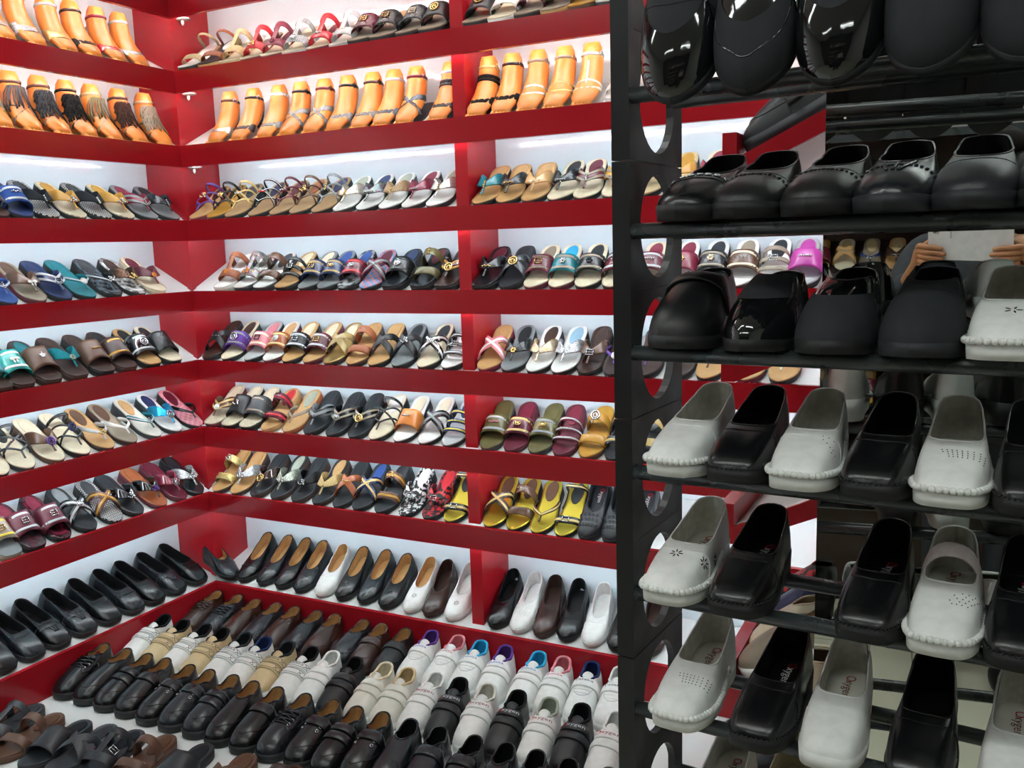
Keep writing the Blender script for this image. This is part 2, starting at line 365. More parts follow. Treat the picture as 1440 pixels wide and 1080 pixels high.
# ---------------------------------------------------------------- footwear geometry: toe at the origin, heel towards +y, sole on z = 0
TOES = dict(
 round=[(0,0),(.012,.26),(.03,.42),(.06,.6),(.1,.75),(.17,.9),(.26,.99),(.34,1),(.44,.93),(.55,.8),(.66,.74),(.8,.76),(.88,.74),(.94,.62),(.975,.44),(.99,.28),(1,0)],
 square=[(0,0),(.004,.36),(.012,.56),(.03,.7),(.06,.8),(.12,.9),(.2,.97),(.3,1),(.42,.95),(.55,.84),(.68,.77),(.8,.77),(.88,.74),(.94,.62),(.975,.44),(.99,.28),(1,0)],
 broad=[(0,0),(.006,.3),(.016,.46),(.035,.62),(.07,.77),(.12,.88),(.2,.97),(.3,1),(.42,.95),(.55,.84),(.68,.78),(.8,.78),(.88,.75),(.94,.63),(.975,.45),(.99,.29),(1,0)],
 point=[(0,0),(.012,.2),(.03,.34),(.06,.49),(.12,.68),(.2,.86),(.3,.98),(.36,1),(.46,.92),(.56,.78),(.68,.72),(.8,.73),(.88,.71),(.94,.6),(.975,.43),(.99,.27),(1,0)])
def ts(n=22):
    out = [0]
    for i in range(1, n): out.append(.5-.5*math.cos(PI*i/n))
    return [t*.6+.4*i/n for i, t in enumerate(out)]+[1]
TT = [0, .004, .012, .025, .045, .075, .11, .16, .21, .27, .33, .4, .47, .54, .61, .68, .75, .81, .87, .915, .95, .972, .988, .997, 1]
class Last:
    def __init__(s, L=.235, W=.085, toe='round', z0=.02, z1=.04, thick=None, spring=.006, bend=.05):
        s.L, s.W, s.toe, s.z0, s.z1, s.spring, s.bend = L, W, TOES[toe], z0, z1, spring, bend
    def hw(s, t): return s.W/2*interp(s.toe, t)
    def cx(s, t): return s.W*s.bend*math.sin(t*PI*1.3)
    def bed(s, t): return s.z0+(s.z1-s.z0)*smooth(.25, .95, t)+s.spring*(1-smooth(0, .25, t))
    def bot(s, t): return s.spring*(1-smooth(0, .2, t))*.9
def chain(L, tmax, step, g):
    """evenly spaced points around the front of the sole"""
    fine = []
    for i in range(-300, 301):
        u = i/300; t = abs(u)**2*tmax; sg = 1 if u >= 0 else -1
        fine.append(Vector((L.cx(t)+sg*L.hw(t)*g, t*L.L-.002*(1-abs(u)), L.bed(t))))
    out = [fine[0]]; acc = 0
    for a, b in zip(fine, fine[1:]):
        acc += (b-a).length
        if acc >= step: out.append(b); acc = 0
    return out
def plate(L, ztop, zbot, g0=1., g1=1., m=8, dish=0.):
    """closed slab following the outline: top grid and side wall"""
    V, F = [], []; R = len(TT)
    for t in TT:
        y = t*L.L; h = L.hw(t); c = L.cx(t)
        for j in range(m+1):
            s = -1+2*j/m; V.append((c+h*g1*s, y if g1 == 1 else L.L*.5+(y-L.L*.5)*(1-(1-g1)*.35), ztop(t)-dish*(1-s*s)))
    for i in range(R-1):
        for j in range(m): a = i*(m+1)+j; F.append((a, a+1, a+m+2, a+m+1))
    k = len(V)
    for t in TT:
        y = t*L.L; h = L.hw(t); c = L.cx(t)
        V.append((c-h*g0, y, zbot(t))); V.append((c+h*g0, y, zbot(t)))
    for i in range(R-1):
        a, b = i*(m+1), (i+1)*(m+1)
        F.append((a, b, k+2*i+2, k+2*i)); F.append((a+m, k+2*i+1, k+2*i+3, b+m)); F.append((k+2*i, k+2*i+2, k+2*i+3, k+2*i+1))
    return V, F
class ArchSurf:
    """the space a foot fills above an open footbed; s runs -1..1 across, t runs toe 0 to heel 1"""
    def __init__(s, L, H=None, lift=0): s.L = L; s.H = H or [(0, .012), (.15, .018), (.3, .035), (.45, .049), (.6, .06), (.8, .07), (1, .075)]; s.lift = lift
    def P(s, a, t):
        L = s.L; th = a*PI/2; h = interp(s.H, t)
        sn, cs = math.sin(th), math.cos(th)
        return Vector((L.cx(t)+(L.hw(t)+.001)*math.copysign(abs(sn)**.9, sn), t*L.L, L.bed(t)-.002+h*max(0, cs)**.75))
    def N(s, a, t):
        e = .02; a0, a1 = max(-1, a-e), min(1, a+e)
        n = (s.P(a1, t)-s.P(a0, t)).cross(s.P(a, t+e)-s.P(a, t-e))
        return n.normalized() if n.length > 1e-9 else Vector((0, 0, 1))
class MeshSurf:
    def __init__(s, L, V, F, top): s.L = L; s.b = BVHTree.FromPolygons([Vector(v) for v in V], F); s.top = top
    def hit(s, a, t):
        L = s.L; th = a*PI/2; d = Vector((math.sin(th), 0, math.cos(th))); A = Vector((L.cx(t), t*L.L, L.bed(t)+.008))
        h = s.b.ray_cast(A+d*.16, -d, .157)
        if h[0] is None:
            r = L.hw(t); hh = interp(s.top, t); return A+Vector((r*math.sin(th), 0, hh*math.cos(th))), d
        n = h[1]; return h[0], (n if n.dot(d) > 0 else -n)
    def P(s, a, t): return s.hit(a, t)[0]
    def N(s, a, t): return s.hit(a, t)[1]
    def down(s, x, y, off):
        h = s.b.ray_cast(Vector((x, y, .3)), Vector((0, 0, -1)))
        return (h[0]+h[1]*(off if h[1].z > 0 else -off)) if h[0] else Vector((x, y, .05))
def ribbon(S, pts, w, th=.002, n=15, lift=0.):
    C_ = catmull(pts, n); ws = w if isinstance(w, (list, tuple)) else [w, w]
    ws = [interp([(k/(len(ws)-1), v) for k, v in enumerate(ws)], i/(n-1)) for i in range(n)]
    Ps = [S.P(a, t) for a, t in C_]; Ns = [S.N(max(-.97, min(.97, a)), t) for a, t in C_]; V, F = [], []
    for i in range(n):
        T = Ps[min(i+1, n-1)]-Ps[max(i-1, 0)]
        if T.length < 1e-9: T = Vector((1, 0, 0))
        T.normalize(); Nn = (Ns[i]-T*Ns[i].dot(T)).normalized(); B = Nn.cross(T); h = ws[i]/2; p = Ps[i]+Nn*lift
        for u, v in ((-1, 0), (-1, .7), (-.75, 1), (0, 1.25), (.75, 1), (1, .7), (1, 0)): V.append(p+B*(h*u)+Nn*(th*v))
    for i in range(n-1):
        for j in range(7): a = i*7; F.append((a+j, a+7+j, a+7+(j+1) % 7, a+(j+1) % 7))
    F += [tuple(range(7)), tuple(range((n-1)*7, n*7))[::-1]]
    return V, F
def frame_at(S, a, t, lift=.003):
    P = S.P(a, t); N = S.N(a, t); Y = Vector((0, 1, .15)); X = Y.cross(N).normalized(); Y = N.cross(X).normalized()
    return P+N*lift, X, Y, N
def torus(rx, ry, r, n=14, k=5):
    return tube([(rx*math.cos(2*PI*i/n), ry*math.sin(2*PI*i/n), 0) for i in range(n)], r, k, True)
def orn_geo(kind, q):
    """ornament in its own frame, about 2q wide"""
    R = random.Random(hash(kind) % 1000 if False else sum(map(ord, kind))); G = []
    if kind == 'buckle':
        p = [(-q, -q*.75, 0), (q, -q*.75, 0), (q, q*.75, 0), (-q, q*.75, 0)]
        G = [tube([p[i], p[(i+1) % 4]], q*.16, 6) for i in range(4)]+[blob(a, q*.2) for a in p]+[tube([(-q, 0, 0), (q*.8, 0, q*.15)], q*.09, 5)]
    elif kind == 'ring': G = [torus(q, q, q*.2), torus(q*.5, q*.5, q*.12)]+[tube([(-q*.5, -q*.5, 0), (0, q*.6, 0), (q*.5, -q*.5, 0)], q*.12, 5)]
    elif kind == 'disc': G = [blob((0, 0, 0), q*.8, q*.8, q*.25, 14, 6), torus(q, q, q*.14)]
    elif kind == 'flower': G = [blob((q*.62*math.cos(a), q*.62*math.sin(a), 0), q*.4, q*.4, q*.2) for a in [2*PI*i/6 for i in range(6)]]+[blob((0, 0, q*.2), q*.28)]
    elif kind == 'wireflower':
        for i in range(6):
            a = 2*PI*i/6; G.append(tube([(q*(.15+.55*(1-math.cos(b)))*math.cos(a+.42*math.sin(b)), q*(.15+.55*(1-math.cos(b)))*math.sin(a+.42*math.sin(b)), 0) for b in [2*PI*j/12 for j in range(12)]], q*.06, 5, True))
        G.append(blob((0, 0, 0), q*.2))
    elif kind == 'gems':
        for i in range(16):
            a, r = R.random()*2*PI, q*math.sqrt(R.random())*1.15; s = q*R.uniform(.16, .3); G.append(blob((r*math.cos(a), r*.8*math.sin(a), s*.3), s, s, s*.7, 6, 4))
    elif kind == 'bar': G = [blob((0, (i-1.5)*q*.62, 0), q*.34, q*.3, q*.25, 8, 5) for i in range(4)]
    elif kind == 'row': G = [blob(((i-2.5)*q*.55, 0, 0), q*.24, q*.3, q*.2, 8, 5) for i in range(6)]
    elif kind == 'knot': G = [torus(q*.42, q*.5, q*.14)]+[xf(torus(q*.42, q*.5, q*.14), Vector((d*q*.62, 0, q*.05)), Vector((1, 0, 0)), Vector((0, 1, 0)), Vector((0, 0, 1))) for d in (-1, 1)]
    elif kind == 'bow':
        for d in (-1, 1): G.append(blob((d*q*.6, 0, 0), q*.6, q*.42, q*.2, 8, 6)); G.append(blob((d*q*.35, -q*.7, 0), q*.22, q*.5, q*.1, 8, 5))
        G.append(blob((0, 0, q*.1), q*.22, q*.26, q*.2))
    elif kind == 'star': G = [blob((q*.5*math.cos(a), q*.5*math.sin(a), 0), q*.5*abs(math.cos(a))+q*.15, q*.5*abs(math.sin(a))+q*.15, q*.16, 8, 5) for a in [PI/2+2*PI*i/5 for i in range(5)]]+[blob((0, 0, q*.1), q*.25)]
    elif kind == 'studs': G = [blob(((i-1.5)*q*1.0, 0, 0), q*.2, q*.2, q*.14, 8, 4) for i in range(4)]
    elif kind == 'pearls': G = [blob(((i-2)*q*.6, (i % 2)*q*.25, 0), q*.3, su=8, sv=6) for i in range(5)]
    return merge(G)
ONAME = dict(buckle='buckle', ring='emblem', disc='medallion', flower='flower', wireflower='flower', gems='jewels', bar='beads', row='beads', knot='clasp', bow='bow', star='star_clip', studs='studs', pearls='pearls')
# strap styles: list of (points, width) ribbons
STY = dict(
 thong=[([(0,.15),(0,.25)],.006),([(0,.25),(-.45,.34),(-.8,.46),(-1,.58)],[.009,.013,.016]),([(0,.25),(.45,.34),(.8,.46),(1,.58)],[.009,.013,.016])],
 wings=[([(0,.15),(0,.27)],.007),([(0,.3),(-.4,.38),(-.75,.48),(-1,.58)],[.018,.034,.042,.036]),([(0,.3),(.4,.38),(.75,.48),(1,.58)],[.018,.034,.042,.036])],
 band=[([(-1,.4),(-.5,.39),(0,.38),(.5,.39),(1,.4)],[.07,.064,.058,.064,.07])],
 wide=[([(-1,.42),(-.5,.4),(0,.39),(.5,.4),(1,.42)],[.09,.082,.072,.082,.09])],
 two=[([(-1,.3),(0,.27),(1,.3)],[.032,.026,.032]),([(-1,.58),(0,.56),(1,.58)],[.032,.026,.032])],
 cross=[([(-1,.27),(-.3,.35),(.3,.46),(1,.58)],.024),([(1,.27),(.3,.35),(-.3,.46),(-1,.58)],.024)],
 multi=[([(-1,.28),(0,.25),(1,.28)],.014),([(-1,.4),(0,.37),(1,.4)],.014),([(-1,.52),(0,.5),(1,.52)],.014)],
 strappy=[([(0,.15),(0,.27)],.006),([(0,.27),(-.5,.36),(-1,.45)],.007),([(0,.27),(.5,.36),(1,.45)],.007),([(-1,.34),(0,.44),(1,.62)],.007),([(1,.34),(0,.44),(-1,.62)],.007),([(-1,.72),(-.5,.66),(0,.63),(.5,.66),(1,.72)],.01)],
 tee=[([(-1,.32),(0,.28),(1,.32)],[.036,.028,.036]),([(0,.3),(0,.42),(0,.56)],.02),([(-1,.66),(0,.6),(1,.66)],[.026,.022,.026])],
 ankle=[([(-1,.26),(0,.22),(1,.26)],.024),([(-1,.8),(-.5,.7),(0,.66),(.5,.7),(1,.8)],.013),([(-1,.5),(-1,.66),(-1,.8)],.01),([(1,.5),(1,.66),(1,.8)],.01)])
LASTS = dict(flat=Last(.231,.086,'round',.017,.043,spring=.005), wedge=Last(.231,.086,'round',.018,.044,spring=.006), plat=Last(.231,.087,'square',.024,.044,spring=.005))
TEMPL = {}
def cached(key, fn):
    if key not in TEMPL: TEMPL[key] = fn()
    return TEMPL[key]
def slipper_parts(last, style, orn, stripes, opos):
    """list of (name, mesh, role, [sub parts])"""
    L = LASTS[last]; out = []
    so = cached(('sole', last), lambda: mk('sole', *plate(L, lambda t: L.bed(t)-.003, L.bot, .94, 1.)))
    bd = cached(('bed', last), lambda: mk('footbed', *plate(L, lambda t: L.bed(t)+.001, lambda t: L.bed(t)-.0035, .97, .975, dish=.0015)))
    def pad():
        V, F = [], []; n = 16
        for i in range(n):
            a = 2*PI*i/n; V.append((L.cx(.78)+L.W*.24*math.cos(a), L.L*(.77+.18*math.sin(a)), 0))
        V = [(x, y, L.bed(y/L.L)+.0022) for x, y, _ in V]+[(x, y, L.bed(y/L.L)-.001) for x, y, _ in V]
        return mk('heel_pad', V, [tuple(range(n))]+[(i, (i+1) % n, n+(i+1) % n, n+i)[::-1] for i in range(n)], False)
    out += [('sole', so, 'sole', []), ('footbed', bd, 'bed', []), ('heel_pad', cached(('pad', last), pad), 'pad', [])]
    S = ArchSurf(L)
    for k, (pts, wd) in enumerate(STY[style]):
        kids = []
        me = cached(('strap', last, style, k), lambda: mk('strap', *ribbon(S, pts, wd, .0024)))
        if stripes and not (style in ('thong', 'wings', 'strappy') and k == 0):
            def st():
                G = []; wm = max(wd) if isinstance(wd, list) else wd
                for d in ((-.25, .25) if wm > .04 else (0,)):
                    pp = [(a, t+d*wm/L.L) for a, t in pts]; G.append(ribbon(S, pp, min(.008, wm*.35), .001, lift=.0026))
                return mk('stripe', *merge(G))
            kids.append(('stripe', cached(('stripe', last, style, k), st), 'trim', []))
        nm = 'toe_post' if (style in ('thong', 'wings', 'strappy') and k == 0) else 'strap'
        out.append((nm, me, 'post' if nm == 'toe_post' else 'strap', kids))
    if orn:
        dpos = dict(thong=(0, .27), wings=(0, .3), band=(0, .39), wide=(0, .39), two=(0, .56), cross=(0, .4), multi=(0, .37), strappy=(0, .42), tee=(0, .3), ankle=(0, .23))
        a, t = opos or dpos[style]
        def og():
            P, X, Y, N = frame_at(S, a, t, .005); q = .014 if orn in ('gems', 'wireflower', 'bow', 'ring') else .011
            return mk('ornament', *xf(orn_geo(orn, q), P, X, Y, N))
        out.append((ONAME[orn], cached(('orn', last, style, orn, a, t), og), 'orn', []))
    return out
def closed_parts(key, L, to=.38, throat='round', ow=.8, hv=.05, hs=.04, hh=.058, tm=.965, extras=(), rim=.0018, q=.85, solew=1.03):
    def build():
        z0 = L.bed; n = len(TT); out_l, in_l = [], []
        prof = dict(round=[(0, 0), (.03, .3), (.08, .5), (.16, .72), (.3, .92), (.5, 1), (.75, .97), (.88, .85), (.95, .62), (.985, .35), (1, 0)],
                    square=[(0, 0), (.006, .5), (.03, .74), (.08, .86), (.2, .95), (.4, 1), (.75, .95), (.88, .84), (.95, .62), (.985, .35), (1, 0)])[throat]
        def hin(t2):  # topline height above the sole line
            return interp([(0, hv), (.25, hv*.93+.07*hs), (.5, hs), (.7, hs*1.05), (.9, hh*.95), (1, hh)], t2)
        for sgn, seq in ((1, TT), (-1, TT[::-1][1:-1])):
            for t in seq:
                o = Vector((L.cx(t)+sgn*L.hw(t), t*L.L, z0(t)))
                t2 = t**1.35; tt = to+(tm-to)*t2
                wi = L.hw(min(tt, .93))*ow*interp(prof, t2)
                if tt > .6: wi = L.W/2*interp([(.6, .8), (.8, .74), (1, .7)], tt)*ow*interp(prof, t2)
                i_ = Vector((L.cx(tt)+sgn*wi, tt*L.L, z0(tt)+hin(t2)))
                out_l.append(o); in_l.append(i_)
        K = len(out_l); NV = 9
        def loft(ins, zoff, flip):
            V, F = [], []
            for v in range(NV+1):
                u = v/NV*PI/2
                for o, i_ in zip(out_l, in_l):
                    f = 1-max(0, 1-(i_-o).length/.09)       # long spans (vamp) get the flatter rise
                    a = 1-max(0, math.cos(u))**1.0; b1 = math.sin(u)**q; b = b1*(1-.35*f)+a*.35*f
                    P = Vector((o.x+(i_.x-o.x)*a, o.y+(i_.y-o.y)*a, o.z+(i_.z-o.z)*b))
                    if ins:
                        c = Vector((L.cx(P.y/L.L), P.y, P.z)); d = (P-c); P = c+d*(1-ins/max(.01, d.length) if d.length > ins else .2)
                        P.y = L.L*.5+(P.y-L.L*.5)*.975; P.z -= zoff*math.sin(u)*(.3+.7*f) if v < NV else 0
                    V.append(P)
            for v in range(NV):
                for j in range(K):
                    q4 = (v*K+j, v*K+(j+1) % K, (v+1)*K+(j+1) % K, (v+1)*K+j); F.append(q4[::-1] if flip else q4)
            return V, F
        up = loft(0, 0, False); li = loft(.0022, .004, True)
        top = [(0, .04), (.3, hv), (.5, hv+.01), (1, hh+.01)]
        S = MeshSurf(L, up[0], up[1], top)
        rimm = tube(in_l, rim, 5, True)
        parts = [['sole', mk('sole', *plate(L, lambda t: z0(t)+.003, L.bot, solew*.97, solew)), 'sole', []],
                 ['upper', mk('upper', *up), 'upper', []],
                 ['lining', mk('lining', *li), 'lining', []],
                 ['insole', mk('insole', *plate(L, lambda t: z0(t)+.0045, lambda t: z0(t)+.001, .9, .92, dish=.001)), 'insole', []],
                 ['topline', mk('topline', *rimm), 'rim', []]]
        U = parts[1][3]
        for e in extras:
            if e == 'welt':
                G = [blob((p.x, p.y-.001, p.z+.0055), .0044, .0044, .0046, 8, 6) for p in chain(L, .7, .0072, 1.05)]
                parts.append(['welt', mk('welt', *merge(G)), 'welt', []])
            elif e == 'stitch':
                G = [blob((p.x, p.y, p.z+.004), .0022, .0022, .0013, 5, 3) for p in chain(L, .6, .0062, 1.02)]
                parts.append(['welt', mk('welt', *merge(G)), 'welt', []])
            elif e == 'seam':
                U.append(('seam', mk('seam', *ribbon(S, [(-.97, .3), (-.7, to*.86), (0, to*.8), (.7, to*.86), (.97, .3)], .0022, .0009, 21)), 'upper', []))
            elif e == 'apron':
                G = [ribbon(S, [(-.62, to*1.25), (-.66, to*.8), (-.6, to*.42), (-.3, to*.24), (0, to*.2), (.3, to*.24), (.6, to*.42), (.66, to*.8), (.62, to*1.25)], .003, .0012, 31)]
                U.append(('apron_seam', mk('apron_seam', *merge(G)), 'upper', []))
            elif e == 'penny':
                G = [ribbon(S, [(-1, to*.92), (-.5, to*.84), (0, to*.8), (.5, to*.84), (1, to*.92)], .02, .0016, 19)]
                U.append(('saddle_strap', mk('saddle_strap', *merge(G)), 'strap', []))
            elif e == 'braid':
                G = []
                for i in range(19):
                    a = -.85+1.7*i/18; P, X, Y, N = frame_at(S, a, to*.78-.03*math.cos(a*1.6), .001); G.append(xf(blob((0, 0, 0), .003, .0026, .0016, 6, 4), P, (X+Y*(.6 if i % 2 else -.6)).normalized(), Y, N))
                U.append(('braided_trim', mk('braided_trim', *merge(G)), 'strap', []))
            elif e == 'pleats':
                G = [ribbon(S, [(a, to*.93), (a*1.1, to*.72), (a*1.2, to*.52)], .0028, .0014, 8) for a in [-.6+.15*i for i in range(9)]]
                U.append(('pleats', mk('pleats', *merge(G)), 'upper', []))
            elif e == 'gather':
                G = [ribbon(S, [(a, to*.95), (a*.8, to*.7), (a*.5, to*.45)], .004, .002, 8) for a in (-.3, 0, .3)]
                U.append(('gather', mk('gather', *merge(G)), 'upper', []))
            elif e in ('daisy', 'daisy3', 'petal'):
                G = []
                for (a0, t0) in ([(.1, to*.6)] if e != 'daisy3' else [(-.08, to*.68), (.62, to*.7), (.8, to*1.15)]):
                    P, X, Y, N = frame_at(S, a0, t0, .0006)
                    for i in range(7 if e != 'petal' else 5):
                        an = 2*PI*i/(7 if e != 'petal' else 5); d = X*math.cos(an)+Y*math.sin(an); c = N.cross(d)
                        G.append(xf(blob((0, 0, 0), .0042, .0013, .0005, 6, 3), P+d*.0065, d, c, N))
                    U.append(('cutout_flower', mk('cutout_flower', *merge(G)), 'dark', [])); G = []
            elif e.startswith('perf'):
                G = []; v = e[4:]
                if v == '1': pos = [(-.22+.1*i+.02*j, to*(.7-.055*j)) for i in range(9) for j in range(4) if not (j > 1 and i < 1)]
                elif v == '2': pos = [(.2+.1*i-.03*j, to*(.78-.06*j)) for i in range(5) for j in range(5) if (i+j) % 2 or i > 1]
                else: pos = [(.3+.11*i, to*(.8-.07*i+.05*((i*7) % 3))) for i in range(5)]+[(.35+.1*i, to*(.7-.06*i)) for i in range(4)]
                for a, t in pos:
                    P, X, Y, N = frame_at(S, a, t, .0005); G.append(xf(blob((0, 0, 0), .0009, .0013, .0004, 6, 3), P, X, Y, N))
                U.append(('perforations', mk('perforations', *merge(G)), 'dark', []))
            elif e == 'rosettes':
                G = []
                for a in (-.7, -.42, -.14, .14, .42, .7):
                    for t in (to*.45, to*.66, to*.86):
                        P, X, Y, N = frame_at(S, a+(.12 if t == to*.66 else 0), t, .0004); G.append(xf(torus(.0055, .0055, .0011, 10, 4), P, X, Y, N)); G.append(xf(blob((0, 0, 0), .002), P, X, Y, N))
                U.append(('embossed_rosettes', mk('embossed_rosettes', *merge(G)), 'upper', []))
            elif e in ('velcro1', 'velcro2', 'velcro2b'):
                row = [to*.93, to*.7] if e != 'velcro1' else [to*.9]
                for k, t in enumerate(row):
                    wd = .026 if e != 'velcro1' else .034
                    me = mk('strap', *ribbon(S, [(-.85, t+.03), (-.4, t+.005), (0, t-.01), (.4, t), (.78, t+.02)], wd, .0048, 17, .001))
                    kids = []
                    if e == 'velcro2b':
                        kids = [('stitching', mk('stitching', *merge([ribbon(S, [(-.8, t+.03+d), (-.4, t+.005+d), (0, t-.01+d), (.4, t+d), (.72, t+.02+d)], .0012, .0006, 15, .0066) for d in (-.035, .035)]
                                 + [ribbon(S, [(a0, t+.025), (a0+.14, t-.03)], .0014, .0006, 4, .007) for a0 in (.3, .5)]+[ribbon(S, [(a0+.14, t+.025), (a0, t-.03)], .0014, .0006, 4, .007) for a0 in (.3, .5)])), 'dark', [])]
                    parts.append(['strap', me, 'strap', kids])
            elif e == 'slots':
                G = [ribbon(S, [(-.3, t), (0, t-.008), (.3, t)], .003, .0012, 8) for t in (to*.78, to*.68, to*.58)]
                U.append(('lace_bars', mk('lace_bars', *merge(G)), 'lace', []))
                G = [ribbon(S, [(sg*.36, to*.98), (sg*.34, to*.7), (sg*.2, to*.52), (0, to*.48)], .0016, .0008, 12) for sg in (-1, 1)]
                U.append(('seam', mk('seam', *merge(G)), 'seam', []))
            elif e == 'laces':
                G = []; ts_ = [to*.98, to*.87, to*.76, to*.65]
                for t in ts_: G.append(ribbon(S, [(-.34, t), (0, t-.01), (.34, t)], .004, .003, 9, .001))
                for t, t2 in zip(ts_, ts_[1:]): G.append(ribbon(S, [(-.32, t), (.32, t2)], .0035, .003, 9, .003)); G.append(ribbon(S, [(.32, t), (-.32, t2)], .0035, .003, 9, .003))
                parts.append(['laces', mk('laces', *merge(G)), 'lace', []])
                for sg in (-1, 1): U.append(('eyelet_facing', mk('eyelet_facing', *ribbon(S, [(sg*.5, to*1.04), (sg*.48, to*.8), (sg*.36, to*.56)], .016, .0016, 10)), 'upper', []))
            elif e == 'eyelets':
                G = []
                for sg in (-1, 1):
                    for t in (to*.66, to*.78):
                        P, X, Y, N = frame_at(S, sg*.3, t, .002); G.append(xf(torus(.004, .0045, .001, 10, 5), P, X, Y, N))
                parts.append(['eyelets', mk('eyelets', *merge(G)), 'metal', []])
            elif e == 'tongue':
                w0 = L.W*.2; V = []; F = []
                y0 = to*L.L
                for i in range(7):
                    u = i/6
                    for j in range(5):
                        s = -1+.5*j; y = y0-.012+u*.034; z = L.bed(to)+hv-.004+.016*u-(s*s)*.008
                        V.append((L.cx(to)+s*w0*(1.1-.25*u*u), y, z+.003))
                for i in range(6):
                    for j in range(4): a = i*5+j; F.append((a, a+1, a+6, a+5))
                V2 = [(x, y, z-.006) for x, y, z in V]; nn = len(V); F += [tuple(i+nn for i in f)[::-1] for f in F]
                bd = [0, 1, 2, 3, 4, 9, 14, 19, 24, 29, 34, 33, 32, 31, 30, 25, 20, 15, 10, 5]
                F += [(bd[i], bd[i]+nn, bd[(i+1) % 20]+nn, bd[(i+1) % 20]) for i in range(20)]
                parts.append(['tongue', mk('tongue', V+V2, F), 'tongue', []])
            elif e == 'collar':
                pp = [p+Vector((0, 0, -.001)) for p in in_l]
                parts.append(['collar', mk('collar', *tube(pp, .0045, 7, True)), 'collar', []])
            elif e == 'mj':
                A = ArchSurf(L, [(0, .02), (.4, hv+.004), (.6, hs+.03), (1, hh+.02)])
                parts.append(['strap', mk('strap', *ribbon(A, [(-.95, .6), (-.5, .57), (0, .56), (.5, .57), (.95, .6)], .022, .003, 17)), 'strap', []])
            elif e == 'elastic':
                for sg in (-1, 1): U.append(('elastic', mk('elastic', *ribbon(S, [(sg*.35, to*.98), (sg*.7, to*.9)], .014, .0008, 7)), 'strap', []))
            elif e == 'toecap':
                V = [v for v in up[0]]; F = [f for f in up[1] if all(min(i % K, K-i % K) <= 10 and i//K <= 6 for i in f)]
                c = Vector((0, L.L*.25, .0)); V2 = [v+(v-c).normalized()*.0012 for v in V]
                used = sorted({i for f in F for i in f}); mp = {i: k for k, i in enumerate(used)}
                U.append(('toe_cap', mk('toe_cap', [V2[i] for i in used], [tuple(mp[i] for i in f) for f in F]), 'cap', []))
            elif e == 'tophalf':
                V = [v for v in up[0]]; F = [f for f in up[1] if all(min(i % K, K-i % K) <= 9 and i//K >= 5 for i in f)]
                V2 = [v+Vector((0, -.3, 1)).normalized()*.0012 for v in V]
                used = sorted({i for f in F for i in f}); mp = {i: k for k, i in enumerate(used)}
                U.append(('vamp_panel', mk('vamp_panel', [V2[i] for i in used], [tuple(mp[i] for i in f) for f in F]), 'cap', []))
            elif e == 'chain':
                G = []
                for i in range(7):
                    a = -.6+1.2*i/6; P, X, Y, N = frame_at(S, a, to*.84, .003); G.append(xf(torus(.0045, .0034, .0013, 9, 4), P, X, Y, N))
                parts.append(['chain_trim', mk('chain_trim', *merge(G)), 'metal', []])
            elif e.startswith('txt:') or e.startswith('txti:'):
                s = e.split(':', 1)[1]
                if e.startswith('txti'):      # printed on the insole, reading from heel to toe
                    for nm, word, sz, du, role in (('insole_print', 'xygen', .0185, .0045, 'print'), ('logo_ring', 'O', .02, -.0225, 'logo')):
                        V0, F = text_flat(word, sz); V = []
                        for u, v, _ in V0:
                            y = L.L*.75-(u+du); x = L.cx(.7)+v; V.append((x, y, z0(max(0, min(1, y/L.L)))+.0057))
                        parts[3][3].append((nm, mk(nm, V, F, False), role, []))
                else:
                    t0 = to*.93; tgt = [p for p in parts if p[0] == 'strap']; par = tgt[0][3] if tgt else U
                    for nm, word, sz, du, role in ([('strap_print', 'xygen', .0165, .005, 'print'), ('logo_ring', 'O', .019, -.0205, 'logo')] if s == 'Oxygen' else [('strap_print', s, .0155, 0, 'print')]):
                        V0, F = text_flat(word, sz); V = []
                        for u, v, _ in V0:
                            P, X, Y, N = frame_at(S, (u+du-.002)/(L.W*.5)*.66, t0+(v/L.L), .0074); V.append(P)
                        par.append((nm, mk(nm, V, F, False), role, []))
        return [tuple(p) for p in parts]
    return cached(key, build)
# ---------------------------------------------------------------- plastic display foot and the sandals it wears
FOOT = [(0, .006, .026, .008), (.03, .015, .038, .013), (.06, .021, .04, .018), (.09, .03, .037, .024), (.115, .042, .034, .03), (.138, .06, .032, .032), (.153, .08, .031, .031), (.163, .1, .028, .026), (.168, .114, .021, .017)]
FOOT = [(y*1.06, z*1.13, w_*1.03, h*1.04) for y, z, w_, h in FOOT]
class FootSurf:
    def frame(s, t):
        u = t*(len(FOOT)-1); k = min(int(u), len(FOOT)-2); f = u-k
        y, z, w_, h = [a+(b-a)*f for a, b in zip(FOOT[k], FOOT[k+1])]
        k0, k1 = max(0, k-1) if f < .5 else k, min(len(FOOT)-1, k+1)
        T = Vector((0, FOOT[k1][0]-FOOT[k0][0], FOOT[k1][1]-FOOT[k0][1])).normalized(); return y, z, w_, h, T
    def P(s, a, t, g=1.):
        y, z, w_, h, T = s.frame(max(0, min(1, t))); th = a*PI/2; U = Vector((1, 0, 0)).cross(T); U = U if U.z > 0 else -U
        return Vector((0, y, z+.006))+Vector((1, 0, 0))*(w_*g*math.sin(th))+U*(h*g*math.cos(th))
    def N(s, a, t):
        y, z, w_, h, T = s.frame(max(0, min(1, t))); return (s.P(a, t, 1.2)-s.P(a, t, .9)).normalized()
FS = FootSurf()
